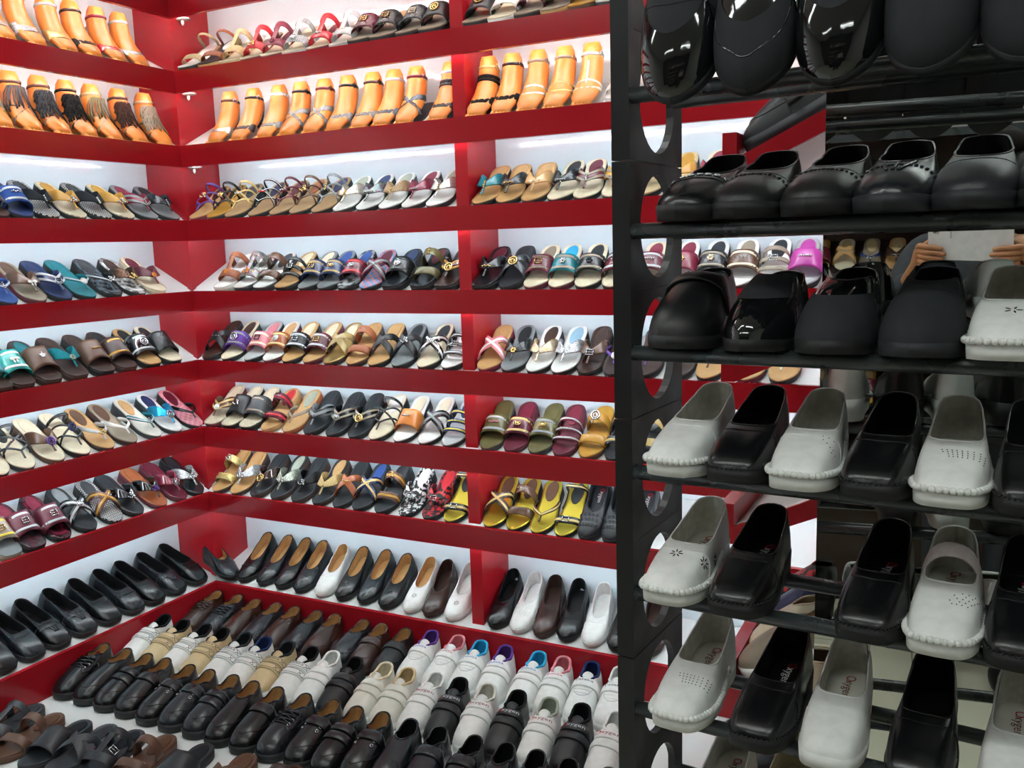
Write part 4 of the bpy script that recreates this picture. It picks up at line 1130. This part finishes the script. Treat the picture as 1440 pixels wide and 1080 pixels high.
# ---------------------------------------------------------------- closed shoes
LW = Last(.238, .083, 'round', .012, .03, spring=.004)          # women's flats
LS = Last(.238, .088, 'square', .016, .034, spring=.004)        # wide comfort shoes
LM = Last(.234, .092, 'broad', .02, .028, spring=.005)          # men's and trainers
LB = Last(.236, .088, 'square', .014, .026, spring=.005)
MODEL = dict(
 flatp=(LW, dict(to=.36, ow=.86, hv=.036, hs=.04, hh=.056, extras=('braid', 'stitch'))), flats=(LW, dict(to=.36, ow=.86, hv=.036, hs=.04, hh=.056, extras=('stitch', 'seam'))),
 flatd=(LW, dict(to=.36, ow=.86, hv=.036, hs=.04, hh=.056, extras=('stitch', 'petal'))), flatl=(LW, dict(to=.38, ow=.86, hv=.036, hs=.04, hh=.056, extras=('stitch', 'seam'))),
 flatdd=(LW, dict(to=.37, ow=.86, hv=.036, hs=.04, hh=.056, extras=('stitch', 'daisy'))), flatdw=(LW, dict(to=.37, ow=.86, hv=.036, hs=.04, hh=.056, extras=('stitch', 'daisy'))),
 flatpl=(LW, dict(to=.42, ow=.86, hv=.038, hs=.042, hh=.058, extras=('stitch', 'pleats'))), flatg=(LW, dict(to=.38, ow=.86, hv=.036, hs=.04, hh=.056, extras=('stitch', 'gather'))),
 ballet=(LASTS['wedge'], dict(to=.38, ow=.9, hv=.036, hs=.036, hh=.046, extras=('rosettes', 'txti:Oxygen'))),
 loafer=(LB, dict(to=.4, throat='square', ow=.84, hv=.042, hs=.045, hh=.058, extras=('seam',))), loaferg=(LB, dict(to=.4, throat='square', ow=.84, hv=.042, hs=.045, hh=.058, extras=('penny', 'gather'))),
 loaferb=(LB, dict(to=.4, throat='square', ow=.84, hv=.042, hs=.045, hh=.058, extras=('braid', 'seam'))),
 laceup=(LM, dict(to=.56, ow=.72, hv=.066, hs=.056, hh=.068, extras=('laces', 'stitch'), rim=.0025)), laceup2=(LM, dict(to=.58, ow=.72, hv=.068, hs=.056, hh=.068, extras=('laces', 'eyelets'), rim=.003)),
 slipon=(LM, dict(to=.55, ow=.74, hv=.062, hs=.054, hh=.066, extras=('elastic',), rim=.0025)), moc=(LM, dict(to=.55, ow=.74, hv=.062, hs=.054, hh=.066, extras=('apron', 'stitch'), rim=.0025)),
 strapped=(LM, dict(to=.56, ow=.74, hv=.062, hs=.054, hh=.066, extras=('velcro1', 'apron'), rim=.0025)),
 slipon2=(LM, dict(to=.57, ow=.74, hv=.064, hs=.054, hh=.068, extras=('apron',), rim=.003)), strap1=(LM, dict(to=.58, ow=.74, hv=.066, hs=.054, hh=.068, extras=('velcro1', 'apron'), rim=.003)),
 strap2=(LM, dict(to=.58, ow=.74, hv=.066, hs=.054, hh=.068, extras=('velcro2', 'apron'), rim=.003)), eye2=(LM, dict(to=.58, ow=.74, hv=.066, hs=.054, hh=.068, extras=('velcro1', 'eyelets', 'apron'), rim=.003)),
 trainl=(LM, dict(to=.56, ow=.76, hv=.066, hs=.056, hh=.074, extras=('tongue', 'collar', 'slots', 'velcro1', 'txt:Junita'))), trainv=(LM, dict(to=.56, ow=.76, hv=.066, hs=.056, hh=.074, extras=('tongue', 'collar', 'velcro2', 'txt:Junita'))),
 trainl2=(LM, dict(to=.56, ow=.76, hv=.066, hs=.056, hh=.074, extras=('tongue', 'collar', 'slots', 'velcro1', 'txt:Fateka'))),
 vel=(LM, dict(to=.56, ow=.78, hv=.064, hs=.056, hh=.072, extras=('tongue', 'collar', 'velcro2b'))), velx=(LM, dict(to=.56, ow=.78, hv=.064, hs=.056, hh=.072, extras=('tongue', 'collar', 'velcro2b', 'txt:Fateka'))),
 velp=(LM, dict(to=.56, ow=.78, hv=.064, hs=.056, hh=.072, extras=('tongue', 'collar', 'velcro2'))), oxy=(LM, dict(to=.57, ow=.78, hv=.068, hs=.058, hh=.076, extras=('tongue', 'collar', 'velcro2', 'txt:Oxygen'))),
)
MW = dict(flatp='flat shoe with braided throat', flats='flat shoe with plain stitched toe', flatd='flat shoe with petal cut-out', flatl='flat shoe with seamed toe', flatdd='flat shoe with daisy cut-out', flatdw='flat shoe with daisy cut-out', flatpl='flat shoe with pleated vamp', flatg='flat shoe with gathered vamp',
 loafer='loafer with plain vamp', loaferg='loafer with gathered saddle', loaferb='loafer with braided trim', laceup='lace-up casual shoe', laceup2='lace-up school shoe', slipon='slip-on casual shoe', moc='moccasin', strapped='strapped moccasin',
 slipon2='slip-on formal shoe', strap1='one-strap school shoe', strap2='two-strap school shoe', eye2='strapped school shoe with metal eyelets', trainl='trainer with lace bars', trainv='two-strap trainer', trainl2='trainer with lettered strap', vel='two-strap trainer with logo patches', velx='two-strap trainer with crossed stitching', velp='plain two-strap trainer', oxy='two-strap trainer with lettering')
def shoe(model, upper, lining, loc, rot, label, nm='shoe', cat='shoe', group=None, L=None, kw=None, **mo):
    L, kw = (L, kw) if L else MODEL[model]
    t = thing(nm, label, cat, loc, rot, group)
    c = upper.split('/')[0]; tr = model.startswith('train') or model in ('vel', 'velx', 'velp', 'oxy')
    up = cm(upper); white = c in ('white', 'beige', 'ivory', 'cream')
    mats = dict(upper=up, sole=cm(c+'/rubber' if not (tr and c != 'black') else 'white/rubber'), lining=cm(lining+'/suede'), insole=cm(lining+'/leather'), rim=up, welt=cm(c+'/rubber'), strap=up, dark=M('charcoal', 'rubber'), lace=up, seam=M('silver' if white else c, 'leather'),
                logo=M('red', 'shiny'), metal=M('silver', 'metal'), tongue=up, collar=cm(lining+'/suede'), cap=up, print=M('#f0f0ee' if c in ('black', 'ink') else '#55585c', 'shiny'))
    mats.update(mo); mats['*'] = up
    place(closed_parts(('closed', model), L, **kw), mats, t); return t
def spread(xs, gap):
    for _ in range(200):
        for i in range(len(xs)-1):
            d = gap-(xs[i+1]-xs[i])
            if d > 0: xs[i] -= d/2; xs[i+1] += d/2
        xs[0] = max(xs[0], XC+.052)
    return xs
def stock_row(txt, toe_y, z, where, gap, xy=True, tilt=0., yaw=0.):
    rows_ = [l.split() for l in txt.split('\n')]
    xs = spread([float(r[0]) for r in rows_], gap) if xy else [float(r[0]) for r in rows_]
    items = []
    for x, r in zip(xs, rows_):
        model, up, li = r[-3:]
        mo = {}
        if model == 'eye2': pass
        if model in ('trainl', 'trainv'): mo['print'] = M({'purple': '#4b3fb0', 'pink': '#d0527a', 'sky': '#3f8fc0'}[li], 'shiny')
        if model == 'oxy': mo['print'] = M('#c8ccd0' if up.startswith('black') else '#8c4a55', 'shiny')
        t = shoe(model, up, li, (x, toe_y+R1.uniform(-.004, .004), z), (tilt, 0, yaw+.07+R1.uniform(-.05, .05)), '', 'trainer' if model in ('trainl', 'trainv', 'trainl2', 'vel', 'velx', 'velp', 'oxy') else 'shoe', 'shoe', 'shoes '+where, **mo)
        items.append((t, '%s %s%s' % (cw(up), MW[model], ' and %s lining' % CN.get(li, li) if (' with ' in MW[model]) else ' with %s lining' % CN.get(li, li))))
    uniq_labels(items, where, 'from the left')
LG = math.atan(.29)
stock_row(F8B, YC+.022, ZS[8]+.003, 'on back wall ledge', .0, True, LG)
items = []
for i, l in enumerate(F8L.split('\n')[::-1]):
    p, model, up, li = l.split()
    t = shoe(model, up, li, (XC-.022, float(p), ZS[8]+.003), (LG, 0, PI/2+.06), '', group='loafers on the left wall ledge'); items.append((t, '%s %s' % (cw(up), MW[model])))
uniq_labels(items, 'on left wall ledge')
t = shoe('flats', 'ink/shiny', 'tan', (XC+.075, YC+.022, ZS[8]+.012), (LG*.7, 0, PI/2-.32), 'black flat shoe with tan lining turned sideways in the ledge corner')
for i, x in enumerate((-1.045, -.965, -.885)):
    shoe('ballet', 'ink/leather', 'ink', (x, YC+.024, ZS[7]-.0155), (math.atan(SL), 0, 0), 'black ballet wedge with embossed rosettes, seventh shelf, %s from the gold sandals' % NTH[i], group='black ballet wedges')
stock_row(ROWA, 2.262, .2005, 'in rear platform row', .096)
stock_row(ROWB, 2.0, .2005, 'in middle platform row', .096)
stock_row(ROWC, 1.745, .2005, 'in front platform row', .096)
# men's slippers at the very front
items = []
for i, l in enumerate(ROWD.split('\n')):
    x, y, c = l.split(); c2 = {'ink': 'black', 'brown': 'brown'}.get(c, c)
    t = thing('slipper', '', 'slipper', (float(x)+.01, float(y)-.238, .2005), (0, 0, .13), 'men slippers at the platform front')
    mats = dict(sole=cm(c+'/rubber'), bed=cm(c+'/leather'), pad=cm(c+'/suede'), strap=cm(c+'/leather'), post=cm(c+'/leather'), orn=om('silver'), trim=cm(c)); mats['*'] = mats['strap']
    st = ['wide', 'cross', 'tee', 'two'][i % 4]
    LASTS.setdefault('mens', Last(.25, .094, 'round', .02, .028, spring=.004))
    place(slipper_parts('mens', st, 'buckle' if i in (6, 9) else None, False, (.5, .4) if i in (6, 9) else None), mats, t); items.append((t, "men's %s %s" % (CN.get(c, c), SW[st])))
uniq_labels(items, 'in the frontmost platform row', 'from the left')
# ---------------------------------------------------------------- shoes on the black rack
LN = Last(.238, .084, 'square', .016, .036, spring=.004, bend=.03)
LN2 = Last(.24, .082, 'point', .012, .03, spring=.004, bend=.03)
LNB = Last(.246, .096, 'round', .014, .032, spring=.004, bend=.03)
LNP = Last(.248, .094, 'point', .012, .03, spring=.004, bend=.03)
NK = dict(to=.4, throat='square', ow=.9, hv=.046, hs=.05, hh=.064, rim=.0016)
def rshoe(key, k, u, upper, lining, extras, label, L=LN, v=-.05, tilt=0., kw=None, dz=0., **mo):
    q = dict(NK); q['extras'] = extras; q.update(kw or {})
    c = rk(u, v, ZR[k]+.0225+dz); mo.setdefault('print', M('#e8e8e6' if upper.split('/')[0] in ('black', 'ink') else '#6d3a34', 'shiny'))
    return shoe(key, upper, lining, c, (tilt, 0, RA+R1.uniform(-.03, .03)), label, group='shoes on the black rack', L=L, kw=q, **mo)
W_, K_ = 'white/leather', 'black/leather'
WL = 'ivory'
rshoe('r41', 4, .071, W_, WL, ('welt', 'seam', 'txti:Oxygen'), 'white square-toed shoe with plain vamp, left end of the rack tier under patent shoes')
rshoe('r42', 4, .158, 'black/shiny', 'black', ('stitch', 'seam', 'txti:Oxygen'), 'black square-toed shoe between the plain and dot-punched white shoes on fourth tier')
rshoe('r43', 4, .242, W_, WL, ('welt', 'seam', 'perf3', 'txti:Oxygen'), 'white shoe with scattered punched dots at its throat, fourth rack tier')
rshoe('r42', 4, .33, 'black/shiny', 'black', ('stitch', 'seam', 'txti:Oxygen'), 'black square-toed shoe on fourth tier before the mirror edge')
rshoe('r45', 4, .416, W_, WL, ('welt', 'perf1', 'txti:Oxygen'), 'white shoe with a fan of punched dots standing at the mirror, fourth tier')
rshoe('r42', 4, .503, 'black/shiny', 'black', ('stitch', 'seam', 'txti:Oxygen'), 'black shoe cut by the right photo edge on the fourth rack tier')
rshoe('r51', 5, .064, W_, WL, ('welt', 'seam', 'daisy3', 'txti:Oxygen'), 'white shoe with daisy-shaped cut-outs, left end of the fifth rack tier')
rshoe('r42', 5, .16, 'black/shiny', 'black', ('stitch', 'seam', 'txti:Oxygen'), 'black square-toed shoe right of the daisy cut-out shoe, fifth tier')
rshoe('r42', 5, .328, 'black/shiny', 'black', ('stitch', 'seam', 'txti:Oxygen'), 'black shoe after the gap on the fifth rack tier')
rshoe('r54', 5, .414, W_, WL, ('welt', 'perf2', 'mj', 'txti:Oxygen'), 'white shoe with an instep strap and punched dots, fifth rack tier', strap=M('#e0d3d3', 'suede'))
rshoe('r42', 5, .5, 'black/shiny', 'black', ('stitch', 'seam', 'txti:Oxygen'), 'black shoe cut by the right photo edge on the fifth rack tier')
rshoe('r45', 6, .077, W_, WL, ('welt', 'perf1', 'txti:Oxygen'), 'white shoe with rows of punched dots, left end of the sixth rack tier')
rshoe('r42', 6, .19, 'black/shiny', 'black', ('stitch', 'seam', 'txti:Oxygen'), 'black square-toed shoe between two white shoes, sixth rack tier')
rshoe('r63', 6, .287, W_, WL, ('txti:Oxygen',), 'white shoe with smooth unstitched vamp, sixth rack tier')
rshoe('r64', 6, .394, 'black/shiny', 'black', ('seam',), 'plain black shoe in front of the mirror, sixth rack tier')
rshoe('r63', 6, .5, W_, WL, ('txti:Oxygen',), 'white shoe cut by the bottom right corner of the photo')
rshoe('r41', 7, .115, W_, WL, ('welt', 'seam', 'txti:Oxygen'), 'white shoe heel showing at the photo bottom, seventh tier left end')
rshoe('r41', 7, .208, 'cream/leather', 'cream', ('welt', 'seam', 'txti:Oxygen'), 'cream shoe heel at the photo bottom beside the white heel, seventh tier')
K2 = dict(to=.42, throat='round', ow=.88, hv=.046, hs=.048, hh=.066)
rshoe('r21', 2, .085, 'black/shiny', 'black', ('penny', 'chain', 'seam'), 'black shoe with a tassel chain across the vamp, left end of second rack tier', kw=K2, L=LNB)
rshoe('r22', 2, .163, 'black/leather', 'black', ('braid', 'seam'), 'black shoe with braided throat, second from left on the second rack tier', kw=K2, L=LNB)
rshoe('r22', 2, .25, 'black/leather', 'black', ('braid', 'seam'), 'black shoe with braided throat just left of the mirror edge, second tier', kw=K2, L=LNB)
rshoe('r24', 2, .338, 'ink/shiny', 'black', ('braid', 'gather'), 'black shoe with braid and stitched ridge down the vamp, second tier', kw=K2, L=LNB)
rshoe('r25', 2, .425, 'ink/leather', 'black', ('seam',), 'plain dull black shoe in front of the mirror on the second tier', kw=K2, L=LNB)
rshoe('r25', 2, .515, 'black/leather', 'black', ('seam',), 'plain black shoe cut by the right photo edge, second tier', kw=K2, L=LNB)
K3 = dict(to=.55, throat='round', ow=.8, hv=.076, hs=.058, hh=.07)
rshoe('r31', 3, .073, 'black/leather', 'black', ('velcro1', 'seam'), 'matt black strapped shoe at the left end of the third rack tier', kw=K3, L=LNB)
rshoe('r32', 3, .172, 'black/patent', 'black', ('tophalf', 'seam'), 'glossy black patent court shoe with fabric vamp panel, third rack tier', kw=dict(to=.5, throat='round', ow=.8, hv=.078, hs=.05, hh=.066), L=LNP, cap=M('ink', 'fabric'))
rshoe('r33', 3, .272, 'black/patent', 'black', ('toecap',), 'black shoe with a broad matt fabric toe, third rack tier', kw=dict(to=.48, throat='round', ow=.84, hv=.07, hs=.052, hh=.068), L=LNB, cap=M('ink', 'fabric'))
rshoe('r34', 3, .372, 'ink/fabric', 'black', ('seam', 'toecap'), 'matt black fabric shoe with centre seam beside the white shoe, third tier', kw=dict(to=.46, throat='round', ow=.84, hv=.068, hs=.05, hh=.068), L=LNB, cap=M('ink', 'fabric'))
rshoe('r35', 3, .466, W_, WL, ('welt', 'petal', 'txti:Oxygen'), 'white shoe among the black ones on the third rack tier')
K1 = dict(to=.5, throat='round', ow=.82, hv=.06, hs=.05, hh=.062)
T1 = math.radians(60); LT = Last(.25, .102, 'round', .012, .03, spring=.004, bend=.03)
for i, (u, key, up, ex, lab, mo) in enumerate([
 (.08, 't1', 'ink/fabric', ('toecap', 'seam'), 'dark fabric shoe with sparkling patent toe, left end of top rack tier', dict(cap=M('black', 'patent'))),
 (.178, 't2', 'black/patent', ('toecap', 'apron', 'seam'), 'black patent shoe with dull fabric toe hanging on top rack tier', dict(cap=M('ink', 'fabric'))),
 (.278, 't3', 'ink/fabric', ('toecap',), 'dark shoe with mirror-bright rounded toe cap on top rack tier', dict(cap=M('black', 'patent'))),
 (.376, 't4', 'ink/fabric', ('seam',), 'matt black fabric shoe left in the mirror half of top tier', {}),
 (.474, 't5', 'ink/fabric', ('seam',), 'matt black fabric shoe at the right end of top tier', {})]):
    rshoe('top'+key, 1, u, up, 'black', ex, lab, L=LT, v=-.042, tilt=T1, dz=-.04, kw=K1, **mo)
# ---------------------------------------------------------------- shoes on the gondola behind the rack
def gshoe(model, up, li, z, y, label, dx=.04, **mo):
    a = math.atan(.13/.272)
    return shoe(model, up, li, (GX+dx, y, z-.048+dx*.1), (a, 0, -PI/2), label, group='shoes on the red stand', **mo)
gshoe('strap1', 'ink/leather', 'black', 1.80, 1.86, 'black strapped shoe lying toe-down on the red sloping stand behind the rack')
for i, (up, lb, y) in enumerate([('red/floral', 'floral slip-on shoe', 2.24), ('navy/leather', 'navy slip-on shoe', 2.1), ('cream/leather', 'cream slip-on shoe', 1.97), ('taupe/leather', 'taupe slip-on shoe', 1.86)]):
    gshoe('slipon', up, 'beige', .71, y, lb+' on the lower shelf of the red stand', sole=M('white', 'rubber'))
gshoe('moc', 'navy/leather', 'tan', .37, 1.88, 'navy moccasin on the bottom shelf of the red stand')
gshoe('moc', 'ink/leather', 'tan', .37, 2.05, 'black moccasin on the bottom shelf of the red stand')
gshoe('flats', 'rust/leather', 'tan', 1.062, 2.2, 'brown flat on the middle shelf of the red stand')
# ---------------------------------------------------------------- what the mirror sees: the photographer, the tablet and the shoe display behind
def CP(x, y, z): return Vector((0, 0, 1.6))+CR*x+CU*y+CF*z
tb = thing('tablet', 'white tablet computer held up by the photographer, seen in the mirror', 'tablet', (0, 0, 0)); tb.matrix_world = CAMM
WP = M('#e9eaea', 'shiny')
def rrect(x0, x1, y0, y1, r, z0, z1):
    pts = []
    for cx, cy, a0 in ((x1-r, y1-r, 0), (x0+r, y1-r, 90), (x0+r, y0+r, 180), (x1-r, y0+r, 270)):
        for i in range(6): a = math.radians(a0+18*i); pts.append((cx+r*math.cos(a), cy+r*math.sin(a)))
    return prism(pts, 'z', z0, z1)
ob('back_cover', mk('back_cover', *rrect(-.023, .22, -.086, .086, .012, .0045, .0105), False), WP, tb)
ob('screen', mk('screen', *rrect(-.021, .218, -.084, .084, .01, .0106, .0125), False), M('ink', 'patent'), tb)
lensr = ob('camera_ring', mk('camera_ring', *xf(torus(.0072, .0072, .0016, 20, 6), Vector((0, 0, .004)), Vector((1, 0, 0)), Vector((0, 1, 0)), Vector((0, 0, 1)))), M('silver', 'metal'), tb)
ob('lens', mk('lens', *xf(blob((0, 0, 0), .0045, .0045, .0004, 14, 5), Vector((0, 0, .0043)), Vector((1, 0, 0)), Vector((0, 1, 0)), Vector((0, 0, 1)))), M('black', 'patent'), tb)
V0, F0 = text_flat('SAMSUNG', .009)
ob('brand_print', mk('brand_print', [(.045+v, u, .0043) for u, v, _ in V0], F0, False), M('#5a5d60', 'shiny'), tb)
def skin_obj(name, chains, mat, parent, sub=2, root=0):
    """chains: lists of (point, radius); the first point of a chain may repeat an earlier one to join there"""
    V, E, Rr = [], [], []; idx = {}
    for ch in chains:
        prev = None
        for p, r in ch:
            key = tuple(round(c, 4) for c in p)
            if key not in idx: idx[key] = len(V); V.append(p); Rr.append(r if isinstance(r, tuple) else (r, r))
            if prev is not None: E.append((prev, idx[key]))
            prev = idx[key]
    me = bpy.data.meshes.new(name); me.from_pydata([tuple(v) for v in V], E, []); me.update()
    o = bpy.data.objects.new(name, me); COL.objects.link(o)
    md = o.modifiers.new('skin', 'SKIN'); md.use_smooth_shade = True; md.branch_smoothing = .3
    if not me.skin_vertices: me.skin_vertices.new()
    for i, sv in enumerate(me.skin_vertices[0].data): sv.radius = Rr[i]; sv.use_root = (i == root)
    sb = o.modifiers.new('sub', 'SUBSURF'); sb.levels = sub; sb.render_levels = sub
    dg = bpy.context.evaluated_depsgraph_get(); dg.update(); ev = bpy.data.meshes.new_from_object(o.evaluated_get(dg))
    bpy.data.objects.remove(o); ev.name = name; ev.polygons.foreach_set('use_smooth', [True]*len(ev.polygons))
    ev.materials.clear(); return ob(name, ev, mat, parent)
per = thing('person', 'person in a dark grey jacket holding a white tablet, seen in the mirror', 'person', (.18, -.45, 0))
PO = Vector((.18, -.45, 0)); Vv = lambda x, y, z: Vector((x, y, z))
SKIN = M('#b98058', 'skin')
hl = [CP(-.075, -.115, -.03), CP(.30, -.10, -.03)]      # wrists
hip, belly, chest, neck, head = Vv(.18, -.47, 1.0), Vv(.18, -.47, 1.2), Vv(.18, -.46, 1.42), Vv(.19, -.44, 1.64), Vv(.2, -.41, 1.78)
def hand(wr, side):
    """side +1: hand at the right edge of the tablet, fingers reaching left; -1 at the left edge"""
    ex = .226 if side > 0 else -.03; out = []
    palm = CP(ex+side*.028, -.078, -.012); out.append([(wr, .021), ((wr+palm)/2, (.022, .016)), (palm, (.03, .015))])
    for k, (y, ln) in enumerate(((-.042, .062), (-.058, .07), (-.074, .064), (-.09, .05))):
        kn = CP(ex+side*.02, y, -.004)
        tip = [kn, CP(ex+side*.004, y-.001, .009), CP(ex-side*ln*.5, y-.004, .0085), CP(ex-side*ln*.95, y-.009, .006)]
        out.append([(palm, (.03, .015)), (tip[0], .0098), (tip[1], .0092), (tip[2], .0084), (tip[3], .0068)])
    out.append([(palm, (.03, .015)), (CP(ex+side*.02, -.05, -.026), .011), (CP(ex-side*.004, -.034, -.027), .0095), (CP(ex-side*.026, -.03, -.024), .0078)])
    return out
sh = [Vv(-.02, -.46, 1.56), Vv(.38, -.46, 1.56)]; el = [Vv(-.12, -.34, 1.3), Vv(.46, -.32, 1.3)]
body = [[(hip, (.15, .1)), (belly, (.14, .1)), (chest, (.16, .11)), (neck-Vv(0, 0, .06), (.07, .06)), (neck, .052), (neck+Vv(0, .01, .05), .055), (head, (.082, .092)), (head+Vv(0, .0, .07), (.07, .078))]]
for s_, S_, E_, W_2 in ((-1, sh[0], el[0], hl[0]), (1, sh[1], el[1], hl[1])):
    body.append([(chest, (.16, .11)), (S_, .055), (E_, .042), (W_2, .021)]); body += hand(W_2, s_)
for s_ in (-1, 1):
    hp = Vv(.18+s_*.09, -.47, .93); body.append([(hip, (.15, .1)), (hp, .085), (Vv(.18+s_*.1, -.46, .5), .055), (Vv(.18+s_*.1, -.48, .1), .036), (Vv(.18+s_*.11, -.38, .04), (.04, .025))])
def relc(chs, g=0.): return [[(p-PO, tuple(x+g for x in r) if isinstance(r, tuple) else r+g) for p, r in c] for c in chs]
skin_obj('body', relc(body), SKIN, per, 2)
jk = [[(Vv(.18, -.47, .88), (.165, .12)), (hip, (.155, .105)), (belly, (.14, .1)), (chest, (.16, .11)), (neck-Vv(0, 0, .06), (.075, .065)), (neck-Vv(0, 0, .02), (.06, .055))]]
for S_, E_, W_2 in ((sh[0], el[0], hl[0]), (sh[1], el[1], hl[1])):
    jk.append([(chest, (.16, .11)), (S_, .058), (E_, .046), (E_+(W_2-E_)*.8, .034)])
skin_obj('jacket', relc(jk, .014), M('#33363b', 'fabric'), per, 2)
tr_ = []
for s_ in (-1, 1): tr_.append([(hip+Vv(0, 0, .02), (.15, .1)), (Vv(.18+s_*.09, -.47, .9), .088), (Vv(.18+s_*.1, -.46, .5), .06), (Vv(.18+s_*.1, -.48, .12), .05)])
skin_obj('trousers', relc(tr_, .012), M('#20242c', 'fabric'), per, 2)
for s_ in (-1, 1):
    ob('shoe', mk('shoe', *blob((s_*.11, .09, .045), .05, .13, .045, 16, 8)), M('black', 'leather'), per)
hd = head-PO
ob('hair', mk('hair', *merge([blob((hd.x, hd.y-.034, hd.z+.045), .106, .108, .118, 24, 14), blob((hd.x, hd.y+.048, hd.z+.098), .085, .055, .045, 16, 8)])), M('#17120f', 'suede'), per)
for s_ in (-1, 1):
    ob('eye', mk('eye', *blob((hd.x+s_*.031, hd.y+.079, hd.z+.012), .014, .008, .008, 12, 8)), M('white', 'shiny'), per)
    ob('pupil', mk('pupil', *blob((hd.x+s_*.031, hd.y+.0855, hd.z+.012), .006, .003, .006, 10, 6)), M('black', 'patent'), per)
    ob('eyebrow', mk('eyebrow', *tube([(hd.x+s_*.015, hd.y+.087, hd.z+.03), (hd.x+s_*.032, hd.y+.086, hd.z+.035), (hd.x+s_*.05, hd.y+.074, hd.z+.03)], .004)), M('#17120f', 'suede'), per)
    ob('ear', mk('ear', *blob((hd.x+s_*.085, hd.y+.012, hd.z-.005), .009, .016, .026, 10, 8)), SKIN, per)
ob('nose', mk('nose', *merge([tube([(hd.x, hd.y+.082, hd.z+.02), (hd.x, hd.y+.094, hd.z-.005), (hd.x, hd.y+.1, hd.z-.018)], [.008, .01, .012], 8), blob((hd.x, hd.y+.094, hd.z-.02), .017, .012, .01)])), SKIN, per)
ob('mouth', mk('mouth', *blob((hd.x, hd.y+.08, hd.z-.048), .024, .01, .008, 14, 6)), M('#8e4a40', 'skin'), per)
# slipper display behind the photographer
rd = thing('slipper_display', 'dark shelf stand of slippers behind the photographer, reflected in the mirror', 'shelving', (-.3, -1.0, 0), (0, 0, 0))
DZ = [2.0, 1.72, 1.44, 1.16, .88, .6]
DK = gloss_mat('dark_wood', '#3a2a20', .4)
ob('back_panel', mk('back_panel', *box(-.45, .95, -.28, -.26, 0, 2.3), False), DK, rd)
for u0 in (-.47, .95): ob('side_panel', mk('side_panel', *box(u0, u0+.02, -.28, .02, 0, 2.3), False), DK, rd)
for z in DZ:
    ob('shelf_board', mk('shelf_board', *prism([(.0, z-.01), (-.26, z+.13), (-.26, z+.118), (0, z-.022)], 'x', -.45, .95), False), DK, rd)
    ob('front_rail', mk('front_rail', *box(-.45, .95, .0, .014, z-.03, z+.0), False), RAILM, rd)
RC = ['rust', 'brown', 'chocolate', 'maroon', 'mustard', 'black', 'tan', 'teal', 'wine', 'navy']; its = []
for a, z in enumerate(DZ[:5]):
    for i in range(8 if a < 3 else 6):
        c = RC[(i*3+a*7) % 10]; st = ['wings', 'band', 'cross', 'thong'][(i+a) % 4]; on = ['gems', 'flower', 'row', None][(i*2+a) % 4]
        t = thing('slipper', '', 'slipper', (-.7+i*.1, -1.004, z-.008), (math.atan(.14/.26), 0, PI), 'slippers on the display behind the photographer')
        mats = dict(sole=cm('black/rubber'), bed=cm(['tan', 'mustard', 'cream', 'taupe'][(i+a) % 4]), pad=cm('beige'), strap=cm(c+'/shiny'), post=cm(c), orn=om('silver'), trim=cm(c)); mats['*'] = mats['strap']
        place(slipper_parts('wedge', st, on, False, None), mats, t)
        t['label'] = '%s %s reflected in the mirror, display row %s, %s along' % (CN.get(c, c), SW[st], ['one', 'two', 'three', 'four', 'five'][a], NTH[i])
